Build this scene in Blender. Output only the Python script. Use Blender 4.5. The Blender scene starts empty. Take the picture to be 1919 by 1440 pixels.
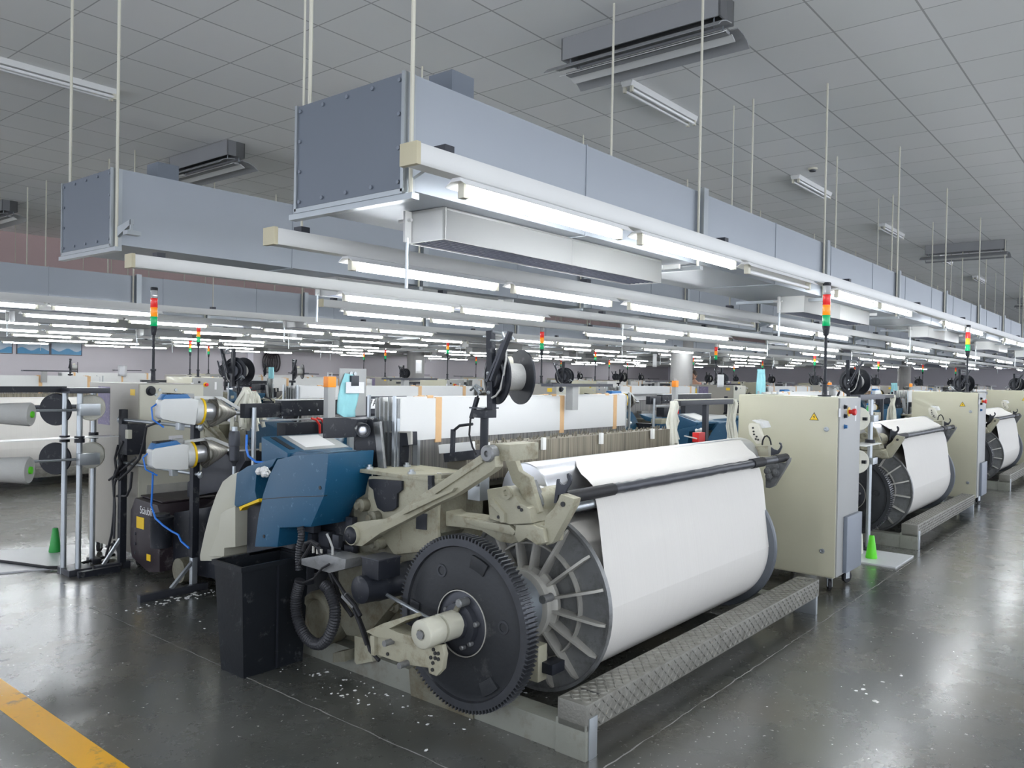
import bpy, bmesh, math, random
from mathutils import Vector, Matrix
random.seed(7)
S = bpy.context.scene
COL = S.collection
PI = math.pi

# ---------------------------------------------------------------- materials
def mat(name, col, rough=0.5, metal=0.0, var=0.08, scale=6.0, bump=0.0, bscale=60.0, dirt=None, damt=0.0, dscale=3.0, emit=None, estr=0.0, alpha=None, coat=0.0, rvar=0.0):
    m = bpy.data.materials.new(name); m.use_nodes = True
    nt = m.node_tree; N = nt.nodes; L = nt.links
    b = N['Principled BSDF']
    c4 = (*col, 1)
    b.inputs['Base Color'].default_value = c4
    b.inputs['Roughness'].default_value = rough
    b.inputs['Metallic'].default_value = metal
    b.inputs['Coat Weight'].default_value = coat
    tc = N.new('ShaderNodeTexCoord')
    last = None
    if var > 0:
        n = N.new('ShaderNodeTexNoise'); n.inputs['Scale'].default_value = scale; n.inputs['Detail'].default_value = 5
        L.new(tc.outputs['Object'], n.inputs['Vector'])
        mx = N.new('ShaderNodeMix'); mx.data_type = 'RGBA'
        mx.inputs[6].default_value = (*[x*(1-var) for x in col], 1); mx.inputs[7].default_value = (*[min(1, x*(1+var)) for x in col], 1)
        L.new(n.outputs['Fac'], mx.inputs[0]); last = mx.outputs[2]
        if rvar:
            mr = N.new('ShaderNodeMapRange'); mr.inputs[3].default_value = rough-rvar; mr.inputs[4].default_value = rough+rvar
            L.new(n.outputs['Fac'], mr.inputs[0]); L.new(mr.outputs[0], b.inputs['Roughness'])
    if dirt:
        n2 = N.new('ShaderNodeTexNoise'); n2.inputs['Scale'].default_value = dscale; n2.inputs['Detail'].default_value = 8; n2.inputs['Roughness'].default_value = 0.7
        L.new(tc.outputs['Object'], n2.inputs['Vector'])
        r = N.new('ShaderNodeMapRange'); r.inputs[1].default_value = 0.62-damt*0.25; r.inputs[2].default_value = 0.72
        L.new(n2.outputs['Fac'], r.inputs[0])
        m2 = N.new('ShaderNodeMix'); m2.data_type = 'RGBA'
        if last: L.new(last, m2.inputs[6])
        else: m2.inputs[6].default_value = c4
        m2.inputs[7].default_value = (*dirt, 1); L.new(r.outputs[0], m2.inputs[0]); last = m2.outputs[2]
    if last: L.new(last, b.inputs['Base Color'])
    if bump:
        n3 = N.new('ShaderNodeTexNoise'); n3.inputs['Scale'].default_value = bscale; n3.inputs['Detail'].default_value = 4
        L.new(tc.outputs['Object'], n3.inputs['Vector'])
        bp = N.new('ShaderNodeBump'); bp.inputs['Strength'].default_value = bump; bp.inputs['Distance'].default_value = 0.01
        L.new(n3.outputs['Fac'], bp.inputs['Height']); L.new(bp.outputs[0], b.inputs['Normal'])
    if emit:
        b.inputs['Emission Color'].default_value = (*emit, 1); b.inputs['Emission Strength'].default_value = estr
    if alpha is not None:
        b.inputs['Transmission Weight'].default_value = 1-alpha; b.inputs['IOR'].default_value = 1.45
    return m

def stripes(name, ca, cb, axis, freq, rough=0.7, metal=0.0, lo=0.35, hi=0.65, detail=3):
    """fine stripes that run along one axis: noise squeezed hard across the threads"""
    m = mat(name, ca, rough, metal, var=0)
    N = m.node_tree.nodes; L = m.node_tree.links; b = N['Principled BSDF']
    tc = N.new('ShaderNodeTexCoord'); mp = N.new('ShaderNodeMapping')
    sc = [0.6, 0.6, 0.6]; sc[axis] = freq; mp.inputs['Scale'].default_value = sc
    n = N.new('ShaderNodeTexNoise'); n.inputs['Scale'].default_value = 1; n.inputs['Detail'].default_value = detail
    L.new(tc.outputs['Object'], mp.inputs[0]); L.new(mp.outputs[0], n.inputs['Vector'])
    r = N.new('ShaderNodeMapRange'); r.inputs[1].default_value = lo; r.inputs[2].default_value = hi
    L.new(n.outputs['Fac'], r.inputs[0])
    mx = N.new('ShaderNodeMix'); mx.data_type = 'RGBA'; mx.inputs[6].default_value = (*ca, 1); mx.inputs[7].default_value = (*cb, 1)
    L.new(r.outputs[0], mx.inputs[0]); L.new(mx.outputs[2], b.inputs['Base Color'])
    return m

M = {}
M['cream'] = mat('cream_enamel', (0.50, 0.485, 0.36), 0.38, 0, 0.05, 2, coat=0.2)
M['cast'] = mat('cream_cast_iron', (0.35, 0.335, 0.25), 0.5, 0, 0.12, 9, 0.15, 90, (0.17, 0.14, 0.08), 0.35, 7)
M['castdirty'] = mat('oily_cast_iron', (0.17, 0.165, 0.125), 0.5, 0, 0.25, 9, 0.25, 70, (0.09, 0.07, 0.035), 0.7, 8)
M['ventgrey'] = mat('vent_sheet', (0.30, 0.305, 0.31), 0.5, 0.1, 0.05, 3)
M['endcap'] = mat('tan_ivory_cap', (0.52, 0.47, 0.32), 0.5, 0, 0.04, 5)
M['cabgrey'] = mat('grey_enamel', (0.33, 0.335, 0.325), 0.42, 0, 0.04, 3)
M['panelgrey'] = mat('blue_grey_sheet', (0.19, 0.215, 0.255), 0.4, 0.1, 0.05, 3)
M['blue'] = mat('blue_plastic', (0.008, 0.075, 0.150), 0.38, 0, 0.08, 4, 0.04, 200, (0.10, 0.20, 0.30), 0.05, 30)
M['bluelight'] = mat('bright_blue_plastic', (0.02, 0.14, 0.36), 0.4, 0, 0.05, 4)
M['fairing'] = mat('pale_beige_plastic', (0.50, 0.49, 0.40), 0.4, 0, 0.04, 4)
M['black'] = mat('black_enamel', (0.016, 0.018, 0.024), 0.42, 0, 0.2, 10, dirt=(0.12, 0.12, 0.12), damt=0.18, dscale=16)
M['bin'] = mat('black_bin_plastic', (0.010, 0.012, 0.015), 0.45, 0, 0.3, 6, 0.1, 40, (0.08, 0.085, 0.09), 0.12, 9)
M['charcoal'] = mat('charcoal_metal', (0.045, 0.048, 0.058), 0.4, 0.3, 0.15, 12)
M['gear'] = mat('dark_gear_iron', (0.024, 0.026, 0.029), 0.5, 0.1, 0.25, 5, 0.1, 50, (0.08, 0.08, 0.08), 0.12, 6)
M['gearrim'] = mat('gear_tooth_iron', (0.055, 0.058, 0.065), 0.4, 0.6, 0.3, 20)
M['alu'] = mat('cast_aluminium', (0.23, 0.235, 0.235), 0.45, 0.45, 0.22, 7, 0.15, 40, (0.11, 0.11, 0.105), 0.5, 7)
M['rib'] = mat('rib_aluminium', (0.42, 0.41, 0.37), 0.5, 0.2, 0.2, 14)
M['steel'] = mat('polished_steel', (0.74, 0.75, 0.78), 0.33, 0.85, 0.04, 8)
M['zinc'] = mat('galvanised_steel', (0.42, 0.45, 0.47), 0.35, 0.75, 0.1, 9)
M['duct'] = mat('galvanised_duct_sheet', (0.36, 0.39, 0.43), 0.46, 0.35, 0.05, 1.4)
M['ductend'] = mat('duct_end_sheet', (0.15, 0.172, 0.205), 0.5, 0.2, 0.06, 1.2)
M['white'] = mat('white_enamel', (0.66, 0.665, 0.65), 0.35, 0, 0.03, 5)
M['offwhite'] = mat('ivory_enamel', (0.62, 0.60, 0.50), 0.45, 0, 0.04, 5)
M['reflector'] = mat('white_reflector', (0.85, 0.85, 0.85), 0.3, 0, 0.02, 5)
M['tube'] = mat('lit_fluorescent_tube', (1, 1, 1), 0.4, 0, 0, emit=(0.93, 0.97, 1.0), estr=20.0)
M['deadtube'] = mat('unlit_fluorescent_tube', (0.8, 0.8, 0.8), 0.2, 0, 0)
M['warp'] = stripes('white_warp_yarn', (0.66, 0.64, 0.60), (0.63, 0.61, 0.57), 0, 260, 0.62, lo=0.3, hi=0.7)
M['warproll'] = stripes('wound_warp_yarn', (0.655, 0.635, 0.595), (0.625, 0.605, 0.565), 0, 260, 0.62, lo=0.3, hi=0.7)
M['heald'] = stripes('steel_healds', (0.10, 0.10, 0.10), (0.30, 0.29, 0.27), 0, 180, 0.5, 0.3)
M['dropper'] = stripes('drop_wires', (0.10, 0.09, 0.07), (0.26, 0.235, 0.18), 0, 120, 0.55, 0.3)
M['tan'] = mat('tan_tape', (0.66, 0.42, 0.21), 0.6, 0, 0.08, 20)
M['yarn'] = mat('white_yarn_cone', (0.70, 0.69, 0.60), 0.85, 0, 0.05, 8, 0.3, 120)
M['greyyarn'] = mat('grey_yarn_cone', (0.42, 0.42, 0.40), 0.85, 0, 0.05, 8, 0.3, 120)
M['lint'] = mat('cotton_lint', (0.72, 0.72, 0.70), 0.95, 0, 0.1, 12, 0.5, 60)
M['greencone'] = mat('bright_green_plastic', (0.10, 0.62, 0.012), 0.45, 0, 0.03, 8)
M['greendark'] = mat('deep_green_plastic', (0.02, 0.30, 0.05), 0.45, 0, 0.03, 8)
M['board'] = mat('white_laminate_board', (0.52, 0.53, 0.54), 0.3, 0, 0.08, 5)
M['brown'] = mat('dark_brown_enamel', (0.030, 0.022, 0.026), 0.38, 0, 0.2, 4, dirt=(0.13, 0.12, 0.12), damt=0.1, dscale=8)
M['rubber'] = mat('black_rubber', (0.018, 0.018, 0.020), 0.6, 0, 0.1, 10)
M['hose'] = mat('grey_black_hose', (0.035, 0.036, 0.040), 0.42, 0.1, 0.1, 10)
M['bluehose'] = mat('blue_air_hose', (0.01, 0.16, 0.62), 0.35, 0, 0)
M['redhose'] = mat('red_hose', (0.75, 0.04, 0.03), 0.4, 0, 0)
M['red'] = mat('red_lens', (0.62, 0.02, 0.02), 0.25, 0, 0, emit=(0.8, 0.03, 0.02), estr=0.12)
M['amber'] = mat('amber_lens', (0.95, 0.30, 0.01), 0.25, 0, 0, emit=(1, 0.3, 0.01), estr=0.12)
M['green'] = mat('green_lens', (0.0, 0.36, 0.12), 0.25, 0, 0, emit=(0, 0.5, 0.15), estr=0.1)
M['clear'] = mat('clear_lens', (0.75, 0.76, 0.76), 0.15, 0, 0, alpha=0.45)
M['yellow'] = mat('yellow_plastic', (0.85, 0.55, 0.01), 0.4, 0, 0)
M['paintyellow'] = mat('yellow_floor_paint', (0.78, 0.40, 0.008), 0.34, 0, 0.08, 5, dirt=(0.11, 0.11, 0.11), damt=0.18, dscale=5)
M['redplastic'] = mat('red_plastic', (0.65, 0.02, 0.02), 0.35, 0, 0)
M['orange'] = mat('orange_plastic', (0.95, 0.28, 0.01), 0.4, 0, 0)
M['paper'] = mat('white_paper', (0.80, 0.80, 0.80), 0.7, 0, 0.03, 12)
M['printpaper'] = mat('printed_paper', (0.72, 0.72, 0.74), 0.7, 0, 0.12, 60)
M['cyancloth'] = mat('pale_cyan_cloth', (0.30, 0.62, 0.66), 0.85, 0, 0.06, 10, 0.2, 40)
M['purple'] = mat('purple_notice_print', (0.19, 0.16, 0.27), 0.5, 0, 0.3, 24, dirt=(0.40, 0.37, 0.42), damt=0.3, dscale=30)
M['screen'] = mat('pale_touch_screen', (0.85, 0.85, 0.84), 0.25, 0, 0.01, 5)
M['rail'] = mat('worn_cream_rail', (0.23, 0.235, 0.20), 0.45, 0.1, 0.15, 6, 0.1, 60, (0.17, 0.15, 0.12), 0.4, 9)
M['tread'] = mat('worn_tread_plate', (0.22, 0.215, 0.19), 0.42, 0.45, 0.25, 8, 0.15, 90, (0.14, 0.13, 0.11), 0.5, 12)
M['wall'] = mat('mauve_grey_wall_paint', (0.52, 0.49, 0.52), 0.75, 0, 0.03, 1)
M['walldark'] = mat('dark_mauve_wall_paint', (0.74, 0.71, 0.78), 0.8, 0, 0.03, 1)
M['pinkwall'] = mat('dusty_pink_wall_paint', (0.60, 0.45, 0.44), 0.75, 0, 0.04, 1)
M['column'] = mat('white_column_paint', (0.38, 0.375, 0.365), 0.6, 0, 0.02, 1)
M['poster'] = mat('blue_white_poster', (0.34, 0.42, 0.50), 0.4, 0, 0.25, 3)
M['posterblue'] = mat('poster_sea_blue', (0.03, 0.20, 0.38), 0.4, 0, 0.2, 5)
M['skin'] = mat('skin', (0.55, 0.32, 0.22), 0.55, 0, 0.03, 8)
M['hair'] = mat('dark_hair', (0.03, 0.018, 0.012), 0.6, 0, 0.2, 40)
M['pinkshirt'] = mat('pink_shirt', (0.72, 0.30, 0.32), 0.8, 0, 0.05, 10)
M['trousers'] = mat('dark_trousers', (0.05, 0.05, 0.07), 0.8, 0, 0.05, 10)
M['mesh'] = mat('diffuser_mesh', (0.30, 0.32, 0.40), 0.5, 0.2, 0.15, 30)
M['floordust'] = mat('dusty_joint', (0.26, 0.255, 0.24), 0.9, 0, 0.3, 20)
M['dot'] = mat('black_print', (0.02, 0.02, 0.02), 0.5, 0, 0)

for k_, v_ in (('black', 0.28), ('bin', 0.22), ('gear', 0.35), ('brown', 0.3), ('rubber', 0.3), ('hose', 0.35), ('charcoal', 0.4), ('castdirty', 0.35), ('cast', 0.4)):
    M[k_].node_tree.nodes['Principled BSDF'].inputs['Specular IOR Level'].default_value = v_
M['flange'] = mat('dark_flange_paint', (0.115, 0.128, 0.145), 0.42, 0.2, 0.12, 6)
M['feederwhite'] = mat('feeder_shell', (0.60, 0.61, 0.59), 0.35, 0, 0.03, 5)
M['cabshade'] = mat('shaded_beige_enamel', (0.34, 0.32, 0.275), 0.45, 0, 0.04, 3)  # beige enamel darkened: the shade on the cabinet's side is put into the colour
# brushed bell made of wires
M['wires'] = stripes('fine_wire_bristles', (0.20, 0.19, 0.16), (0.66, 0.64, 0.58), 1, 90, 0.4, 0.6)

# polished concrete floor: dark grey with brown and olive clouds, dust specks
m = mat('polished_concrete', (0.1, 0.1, 0.1), 0.25, 0, 0)
N = m.node_tree.nodes; L = m.node_tree.links; b = N['Principled BSDF']
tc = N.new('ShaderNodeTexCoord')
def noise(sc, det=6, ro=0.6):
    n = N.new('ShaderNodeTexNoise'); n.inputs['Scale'].default_value = sc; n.inputs['Detail'].default_value = det; n.inputs['Roughness'].default_value = ro
    L.new(tc.outputs['Object'], n.inputs['Vector']); return n.outputs['Fac']
def rng(src, a, c, lo=0.0, hi=1.0):
    r = N.new('ShaderNodeMapRange'); r.inputs[1].default_value = a; r.inputs[2].default_value = c; r.inputs[3].default_value = lo; r.inputs[4].default_value = hi
    L.new(src, r.inputs[0]); return r.outputs[0]
def mixc(f, A, B):
    x = N.new('ShaderNodeMix'); x.data_type = 'RGBA'
    if isinstance(f, float): x.inputs[0].default_value = f
    else: L.new(f, x.inputs[0])
    for i, q in ((6, A), (7, B)):
        if isinstance(q, tuple): x.inputs[i].default_value = (*q, 1)
        else: L.new(q, x.inputs[i])
    return x.outputs[2]
c1 = mixc(rng(noise(0.7, 3, 0.5), 0.30, 0.70), (0.050, 0.053, 0.045), (0.105, 0.107, 0.098))
c2 = mixc(rng(noise(1.1, 4, 0.5), 0.48, 0.75), c1, (0.088, 0.074, 0.050))
c3 = mixc(rng(noise(38, 3, 0.5), 0.68, 0.71), c2, (0.34, 0.33, 0.31))
c4 = mixc(rng(noise(9, 8, 0.75), 0.58, 0.85), c3, (0.05, 0.05, 0.05))
L.new(c4, b.inputs['Base Color'])
L.new(rng(noise(2.2, 9, 0.72), 0.25, 0.75, 0.17, 0.36), b.inputs['Roughness'])
b.inputs['IOR'].default_value = 1.55; b.inputs['Coat Weight'].default_value = 0.5; b.inputs['Coat Roughness'].default_value = 0.2
bp = N.new('ShaderNodeBump'); bp.inputs['Strength'].default_value = 0.09; bp.inputs['Distance'].default_value = 0.004
L.new(noise(26, 6, 0.65), bp.inputs['Height']); L.new(bp.outputs[0], b.inputs['Normal'])
M['floor'] = m

# suspended ceiling: 0.6 m tiles, thin dark joints, slight tone per tile
m = mat('ceiling_tiles', (0.5, 0.5, 0.5), 0.8, 0, 0)
N = m.node_tree.nodes; L = m.node_tree.links; b = N['Principled BSDF']
tc = N.new('ShaderNodeTexCoord'); sp = N.new('ShaderNodeSeparateXYZ'); L.new(tc.outputs['Object'], sp.inputs[0])
def mth(op, a, c=None):
    x = N.new('ShaderNodeMath'); x.operation = op
    for i, q in ((0, a), (1, c)):
        if q is None: continue
        if isinstance(q, (int, float)): x.inputs[i].default_value = q
        else: L.new(q, x.inputs[i])
    return x.outputs[0]
def line(ax, off, wid):
    u = mth('DIVIDE', mth('SUBTRACT', sp.outputs[ax], off), 0.6)
    d = mth('ABSOLUTE', mth('SUBTRACT', mth('FRACT', u), 0.5))
    return mth('GREATER_THAN', d, 0.5-wid/0.6/2), mth('FLOOR', u)
gx, ix = line(0, 6.12-6.0, 0.010)
gy, iy = line(1, 2.0-1.8, 0.014)
g = mth('MAXIMUM', gx, gy)
wn = N.new('ShaderNodeTexWhiteNoise'); wn.noise_dimensions = '2D'
cb = N.new('ShaderNodeCombineXYZ'); L.new(ix, cb.inputs[0]); L.new(iy, cb.inputs[1]); L.new(cb.outputs[0], wn.inputs['Vector'])
t1 = mixc(wn.outputs['Value'], (0.84, 0.85, 0.83), (0.89, 0.89, 0.88))
L.new(mixc(mth('MULTIPLY', g, 0.55), t1, (0.16, 0.16, 0.16)), b.inputs['Base Color'])
M['ceiling'] = m

# ---------------------------------------------------------------- mesh builder
def frame_from(d):
    d = Vector(d).normalized(); up = Vector((0, 0, 1)) if abs(d.z) < 0.95 else Vector((1, 0, 0))
    u = d.cross(up).normalized(); return u, u.cross(d).normalized(), d

class MB:
    def __init__(s): s.v = []; s.f = []
    def add(s, vs, fs):
        o = len(s.v); s.v += [tuple(q) for q in vs]; s.f += [[o+i for i in f] for f in fs]; return s
    def box(s, x0, x1, y0, y1, z0, z1):
        s.add([(x, y, z) for z in (z0, z1) for y in (y0, y1) for x in (x0, x1)], [(0, 2, 3, 1), (4, 5, 7, 6), (0, 1, 5, 4), (2, 6, 7, 3), (0, 4, 6, 2), (1, 3, 7, 5)]); return s
    def obox(s, c, u, v, w):
        """box about c with half vectors u v w"""
        c, u, v, w = map(Vector, (c, u, v, w))
        s.add([c+a*u+b*v+d*w for d in (-1, 1) for b in (-1, 1) for a in (-1, 1)], [(0, 2, 3, 1), (4, 5, 7, 6), (0, 1, 5, 4), (2, 6, 7, 3), (0, 4, 6, 2), (1, 3, 7, 5)]); return s
    def bar(s, p, q, a, b):
        p, q = Vector(p), Vector(q); u, v, d = frame_from(q-p)
        return s.obox((p+q)/2, u*a/2, v*b/2, (q-p)/2)
    def prism(s, pts, ax, a, b, pts2=None):
        n = len(pts); pts2 = pts2 or pts
        def P(p, t): return {'x': (t, p[0], p[1]), 'y': (p[0], t, p[1]), 'z': (p[0], p[1], t)}[ax]
        s.add([P(p, a) for p in pts]+[P(p, b) for p in pts2], [list(range(n)), list(range(2*n-1, n-1, -1))]+[[i, i+n, (i+1) % n+n, (i+1) % n] for i in range(n)]); return s
    def ring(s, c, u, v, r, n): return [tuple(Vector(c)+(u*math.cos(2*PI*i/n)+v*math.sin(2*PI*i/n))*r) for i in range(n)]
    def lathe(s, c, d, prof, n=32, caps=True):
        """prof: list of (distance along d, radius)"""
        u, v, d = frame_from(d); c = Vector(c); vs = []; fs = []
        for (t, r) in prof: vs += s.ring(c+d*t, u, v, max(r, 1e-4), n)
        for k in range(len(prof)-1):
            for i in range(n):
                j = (i+1) % n; fs.append([k*n+i, k*n+j, (k+1)*n+j, (k+1)*n+i])
        if caps: fs.append(list(range(n))[::-1]); fs.append([(len(prof)-1)*n+i for i in range(n)])
        s.add(vs, fs); return s
    def cyl(s, p, q, r, r2=None, n=20):
        p, q = Vector(p), Vector(q); return s.lathe(p, q-p, [(0, r), ((q-p).length, r if r2 is None else r2)], n)
    def disc_x(s, x0, x1, y, z, r, n=32): return s.cyl((x0, y, z), (x1, y, z), r, n=n)
    def tube(s, pts, r, n=10, ridge=None):
        pts = [Vector(p) for p in pts]; vs = []; fs = []
        u = None
        for i, p in enumerate(pts):
            d = (pts[min(i+1, len(pts)-1)]-pts[max(i-1, 0)]).normalized()
            if u is None: u, v, _ = frame_from(d)
            else:
                u = (u-d*u.dot(d)).normalized(); v = u.cross(d)
            rr = r*(ridge if ridge and i % 2 else 1)
            vs += [tuple(p+(u*math.cos(2*PI*k/n)+v*math.sin(2*PI*k/n))*rr) for k in range(n)]
        for i in range(len(pts)-1):
            for k in range(n):
                j = (k+1) % n; fs.append([i*n+k, i*n+j, (i+1)*n+j, (i+1)*n+k])
        fs.append(list(range(n))[::-1]); fs.append([(len(pts)-1)*n+k for k in range(n)])
        s.add(vs, fs); return s
    def ball(s, c, r, n=12, sq=(1, 1, 1)):
        vs = []; fs = []; m = n//2
        for i in range(m+1):
            a = PI*i/m
            for k in range(n): vs.append((c[0]+r*sq[0]*math.sin(a)*math.cos(2*PI*k/n), c[1]+r*sq[1]*math.sin(a)*math.sin(2*PI*k/n), c[2]+r*sq[2]*math.cos(a)))
        for i in range(m):
            for k in range(n): j = (k+1) % n; fs.append([i*n+k, (i+1)*n+k, (i+1)*n+j, i*n+j])
        s.add(vs, fs); return s
    def sheet(s, rows, th=0.0):
        """rows: list of equally long point rows -> quad grid, optional thickness along local normal guess (z)"""
        n = len(rows[0]); o = []; f = []
        for r in rows: o += r
        for i in range(len(rows)-1):
            for k in range(n-1): f.append([i*n+k, i*n+k+1, (i+1)*n+k+1, (i+1)*n+k])
        s.add(o, f); return s
    def build(s, name, m, parent=None, bev=0.0, smooth=38, label=None, solid=0.0, weld=True):
        off = Vector(parent['_o']) if parent is not None and '_o' in parent else Vector((0, 0, 0))
        bm = bmesh.new(); vs = [bm.verts.new(Vector(v)-off) for v in s.v]
        for f in s.f:
            try: bm.faces.new([vs[i] for i in f])
            except ValueError: pass
        if weld: bmesh.ops.remove_doubles(bm, verts=bm.verts, dist=2e-4)
        bmesh.ops.dissolve_degenerate(bm, edges=bm.edges, dist=1e-5)
        bmesh.ops.recalc_face_normals(bm, faces=bm.faces)
        if bev:
            es = [e for e in bm.edges if len(e.link_faces) == 2 and e.calc_face_angle(0) > 0.6]
            bmesh.ops.bevel(bm, geom=es, offset=bev, segments=2, affect='EDGES', profile=0.7, clamp_overlap=True)
        sa = math.radians(smooth)
        for f in bm.faces: f.smooth = True
        for e in bm.edges: e.smooth = not (len(e.link_faces) == 2 and e.calc_face_angle(0) > sa)
        me = bpy.data.meshes.new(name); bm.to_mesh(me); bm.free()
        mats = m if isinstance(m, list) else [m]
        for q in mats: me.materials.append(M[q])
        o = bpy.data.objects.new(name, me); COL.objects.link(o)
        if parent is not None:
            o.parent = parent; o['_o'] = tuple(off)
        if solid:
            md = o.modifiers.new('solid', 'SOLIDIFY'); md.thickness = solid; md.offset = 0
        if label: o['label'] = label
        return o

def tag(o, label=None, cat=None, group=None, kind=None):
    if label: o['label'] = label
    if cat: o['category'] = cat
    if group: o['group'] = group
    if kind: o['kind'] = kind
    return o
def thing(name, label, cat, loc=(0, 0, 0), group=None):
    o = bpy.data.objects.new(name, None); COL.objects.link(o); o.location = loc; o.empty_display_size = 0.1
    o['_o'] = tuple(loc); return tag(o, label, cat, group)
def center(o):
    """move a one-mesh thing's origin to the middle of its base"""
    xs = [v.co for v in o.data.vertices]; c = Vector(((min(v.x for v in xs)+max(v.x for v in xs))/2, (min(v.y for v in xs)+max(v.y for v in xs))/2, min(v.z for v in xs)))
    for v in o.data.vertices: v.co -= c
    o.location = c; return o
KIDS = {}
def kids(o): return [c for c in COL.objects if c.parent == o]
def snapshot(o):
    """remember a thing's tree so that copies are quick"""
    KIDS[o.name] = [(c, [g for g in kids(c)]) for c in kids(o)]
def dup(root, loc, label=None, group=None, rotz=None, my=False, skip=()):
    r = root.copy(); COL.objects.link(r); r.location = loc
    if rotz is not None: r.rotation_euler = (0, 0, rotz)
    if my: r.scale = (1, -1, 1)
    if label: r['label'] = label
    if group: r['group'] = group
    if root.name not in KIDS and root.type == 'EMPTY': snapshot(root)
    for c, gs in KIDS.get(root.name, []):
        if c.name.split('.')[0] in skip: continue
        d = c.copy(); COL.objects.link(d); d.parent = r
        for g in gs:
            e = g.copy(); COL.objects.link(e); e.parent = d
    return r
def text(name, body, size, m, loc, rot, parent=None, sx=1.0, ext=0.0006):
    """lettering as a mesh part: rot is an euler, loc the lower left corner"""
    cu = bpy.data.curves.new(name, 'FONT'); cu.body = body; cu.size = size; cu.extrude = ext
    t = bpy.data.objects.new('tmp', cu); COL.objects.link(t)
    dg = bpy.context.evaluated_depsgraph_get(); me = bpy.data.meshes.new_from_object(t.evaluated_get(dg))
    bpy.data.objects.remove(t); me.name = name
    off = Vector(parent['_o']) if parent is not None else Vector((0, 0, 0))
    mt = Matrix.Translation(Vector(loc)-off) @ rot.to_matrix().to_4x4() @ Matrix.Diagonal((sx, 1, 1, 1))
    me.transform(mt); me.materials.clear(); me.materials.append(M[m])
    o = bpy.data.objects.new(name, me); COL.objects.link(o)
    if parent is not None: o.parent = parent; o['_o'] = tuple(off)
    return o
from mathutils import Euler
FACE_NX = Euler((PI/2, 0, -PI/2))    # text read by someone looking towards +x
FACE_NY = Euler((PI/2, 0, 0))        # text read by someone looking towards +y
ORD = ['first', 'second', 'third', 'fourth', 'fifth', 'sixth', 'seventh', 'eighth', 'ninth', 'tenth', 'eleventh', 'twelfth', 'thirteenth', 'fourteenth', 'fifteenth', 'sixteenth', 'seventeenth', 'eighteenth', 'nineteenth', 'twentieth', 'twenty-first', 'twenty-second', 'twenty-third', 'twenty-fourth', 'twenty-fifth', 'twenty-sixth', 'twenty-seventh', 'twenty-eighth']

# ---------------------------------------------------------------- camera and world
cam = bpy.data.cameras.new('camera'); co = bpy.data.objects.new('camera', cam); COL.objects.link(co)
cam.sensor_width = 36; cam.lens = 1506.0*36/1919; cam.clip_end = 200; cam.clip_start = 0.05
yaw, pitch, roll = map(math.radians, (39.431, 0.6527, -1.0231))
fw = Vector((math.cos(yaw)*math.cos(pitch), math.sin(yaw)*math.cos(pitch), -math.sin(pitch)))
rt = Vector((math.sin(yaw), -math.cos(yaw), 0)); dn = fw.cross(rt)
r2 = rt*math.cos(roll)+dn*math.sin(roll); d2 = -rt*math.sin(roll)+dn*math.cos(roll)
mw = Matrix.Identity(4)
for i in range(3): mw[i][0] = r2[i]; mw[i][1] = -d2[i]; mw[i][2] = -fw[i]
mw.translation = Vector((0, 0, 1.6)); co.matrix_world = mw; S.camera = co
w = bpy.data.worlds.new('world'); S.world = w; w.use_nodes = True
w.node_tree.nodes['Background'].inputs[0].default_value = (0.75, 0.8, 0.9, 1); w.node_tree.nodes['Background'].inputs[1].default_value = 1.05
S.view_settings.view_transform = 'Standard'; S.view_settings.look = 'None'; S.view_settings.gamma = 1; S.view_settings.exposure = 1.5
S.cycles.max_bounces = 6; S.cycles.diffuse_bounces = 4; S.cycles.glossy_bounces = 3; S.cycles.caustics_reflective = False; S.cycles.caustics_refractive = False

# ---------------------------------------------------------------- the room
X0, X1, Y0, Y1, H = -6.0, 48.0, -6.0, 26.0, 4.19
def struct(name, mb, m, **k):
    o = mb.build(name, m, **k); o['kind'] = 'structure'; return o
struct('floor', MB().box(X0, X1, Y0, Y1, -0.1, 0), 'floor')
struct('ceiling', MB().box(X0, X1, Y0, Y1, H, H+0.1), 'ceiling')
struct('wall_back', MB().box(X0, X1, Y1, Y1+0.2, 0, H), 'wall')
struct('wall_right', MB().box(X1, X1+0.2, Y0, Y1, 0, H), 'walldark')
struct('trim_1', MB().box(1.378, 1.515, Y0, 14, 0, 0.0015), 'paintyellow')
def joint(name, pts, wd, ax):
    mb = MB(); random.seed(5); t = pts[2]; rows = []
    a = pts[0]; 
    while a < t:
        j = random.uniform(-1, 1)*0.004; q = wd*random.uniform(0.3, 1.0)
        rows.append([(pts[1]+j-q, a, 0.0012), (pts[1]+j+q, a, 0.0012)] if ax == 'y' else [(a, pts[1]+j-q, 0.0012), (a, pts[1]+j+q, 0.0012)])
        a += 0.06
    mb.sheet(rows); struct(name, mb, 'floordust')
joint('trim_2', (-1.0, 2.355, 5.6), 0.0045, 'y')
joint('trim_3', (1.9, 1.76, 40), 0.004, 'x')
m = 'column'
struct('column', MB().lathe((18.7, 9.75, 0), (0, 0, 1), [(0, 0.28), (H, 0.28)], 32), m)
struct('column', MB().lathe((19.6, 20.5, 0), (0, 0, 1), [(0, 0.3), (H, 0.3)], 32), m)
struct('column', MB().lathe((40, 9.55, 0), (0, 0, 1), [(0, 0.28), (H, 0.28)], 32), m)
struct('trim_4', MB().box(X0, X1, 17.4, 17.6, 3.0, H), 'pinkwall')
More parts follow.
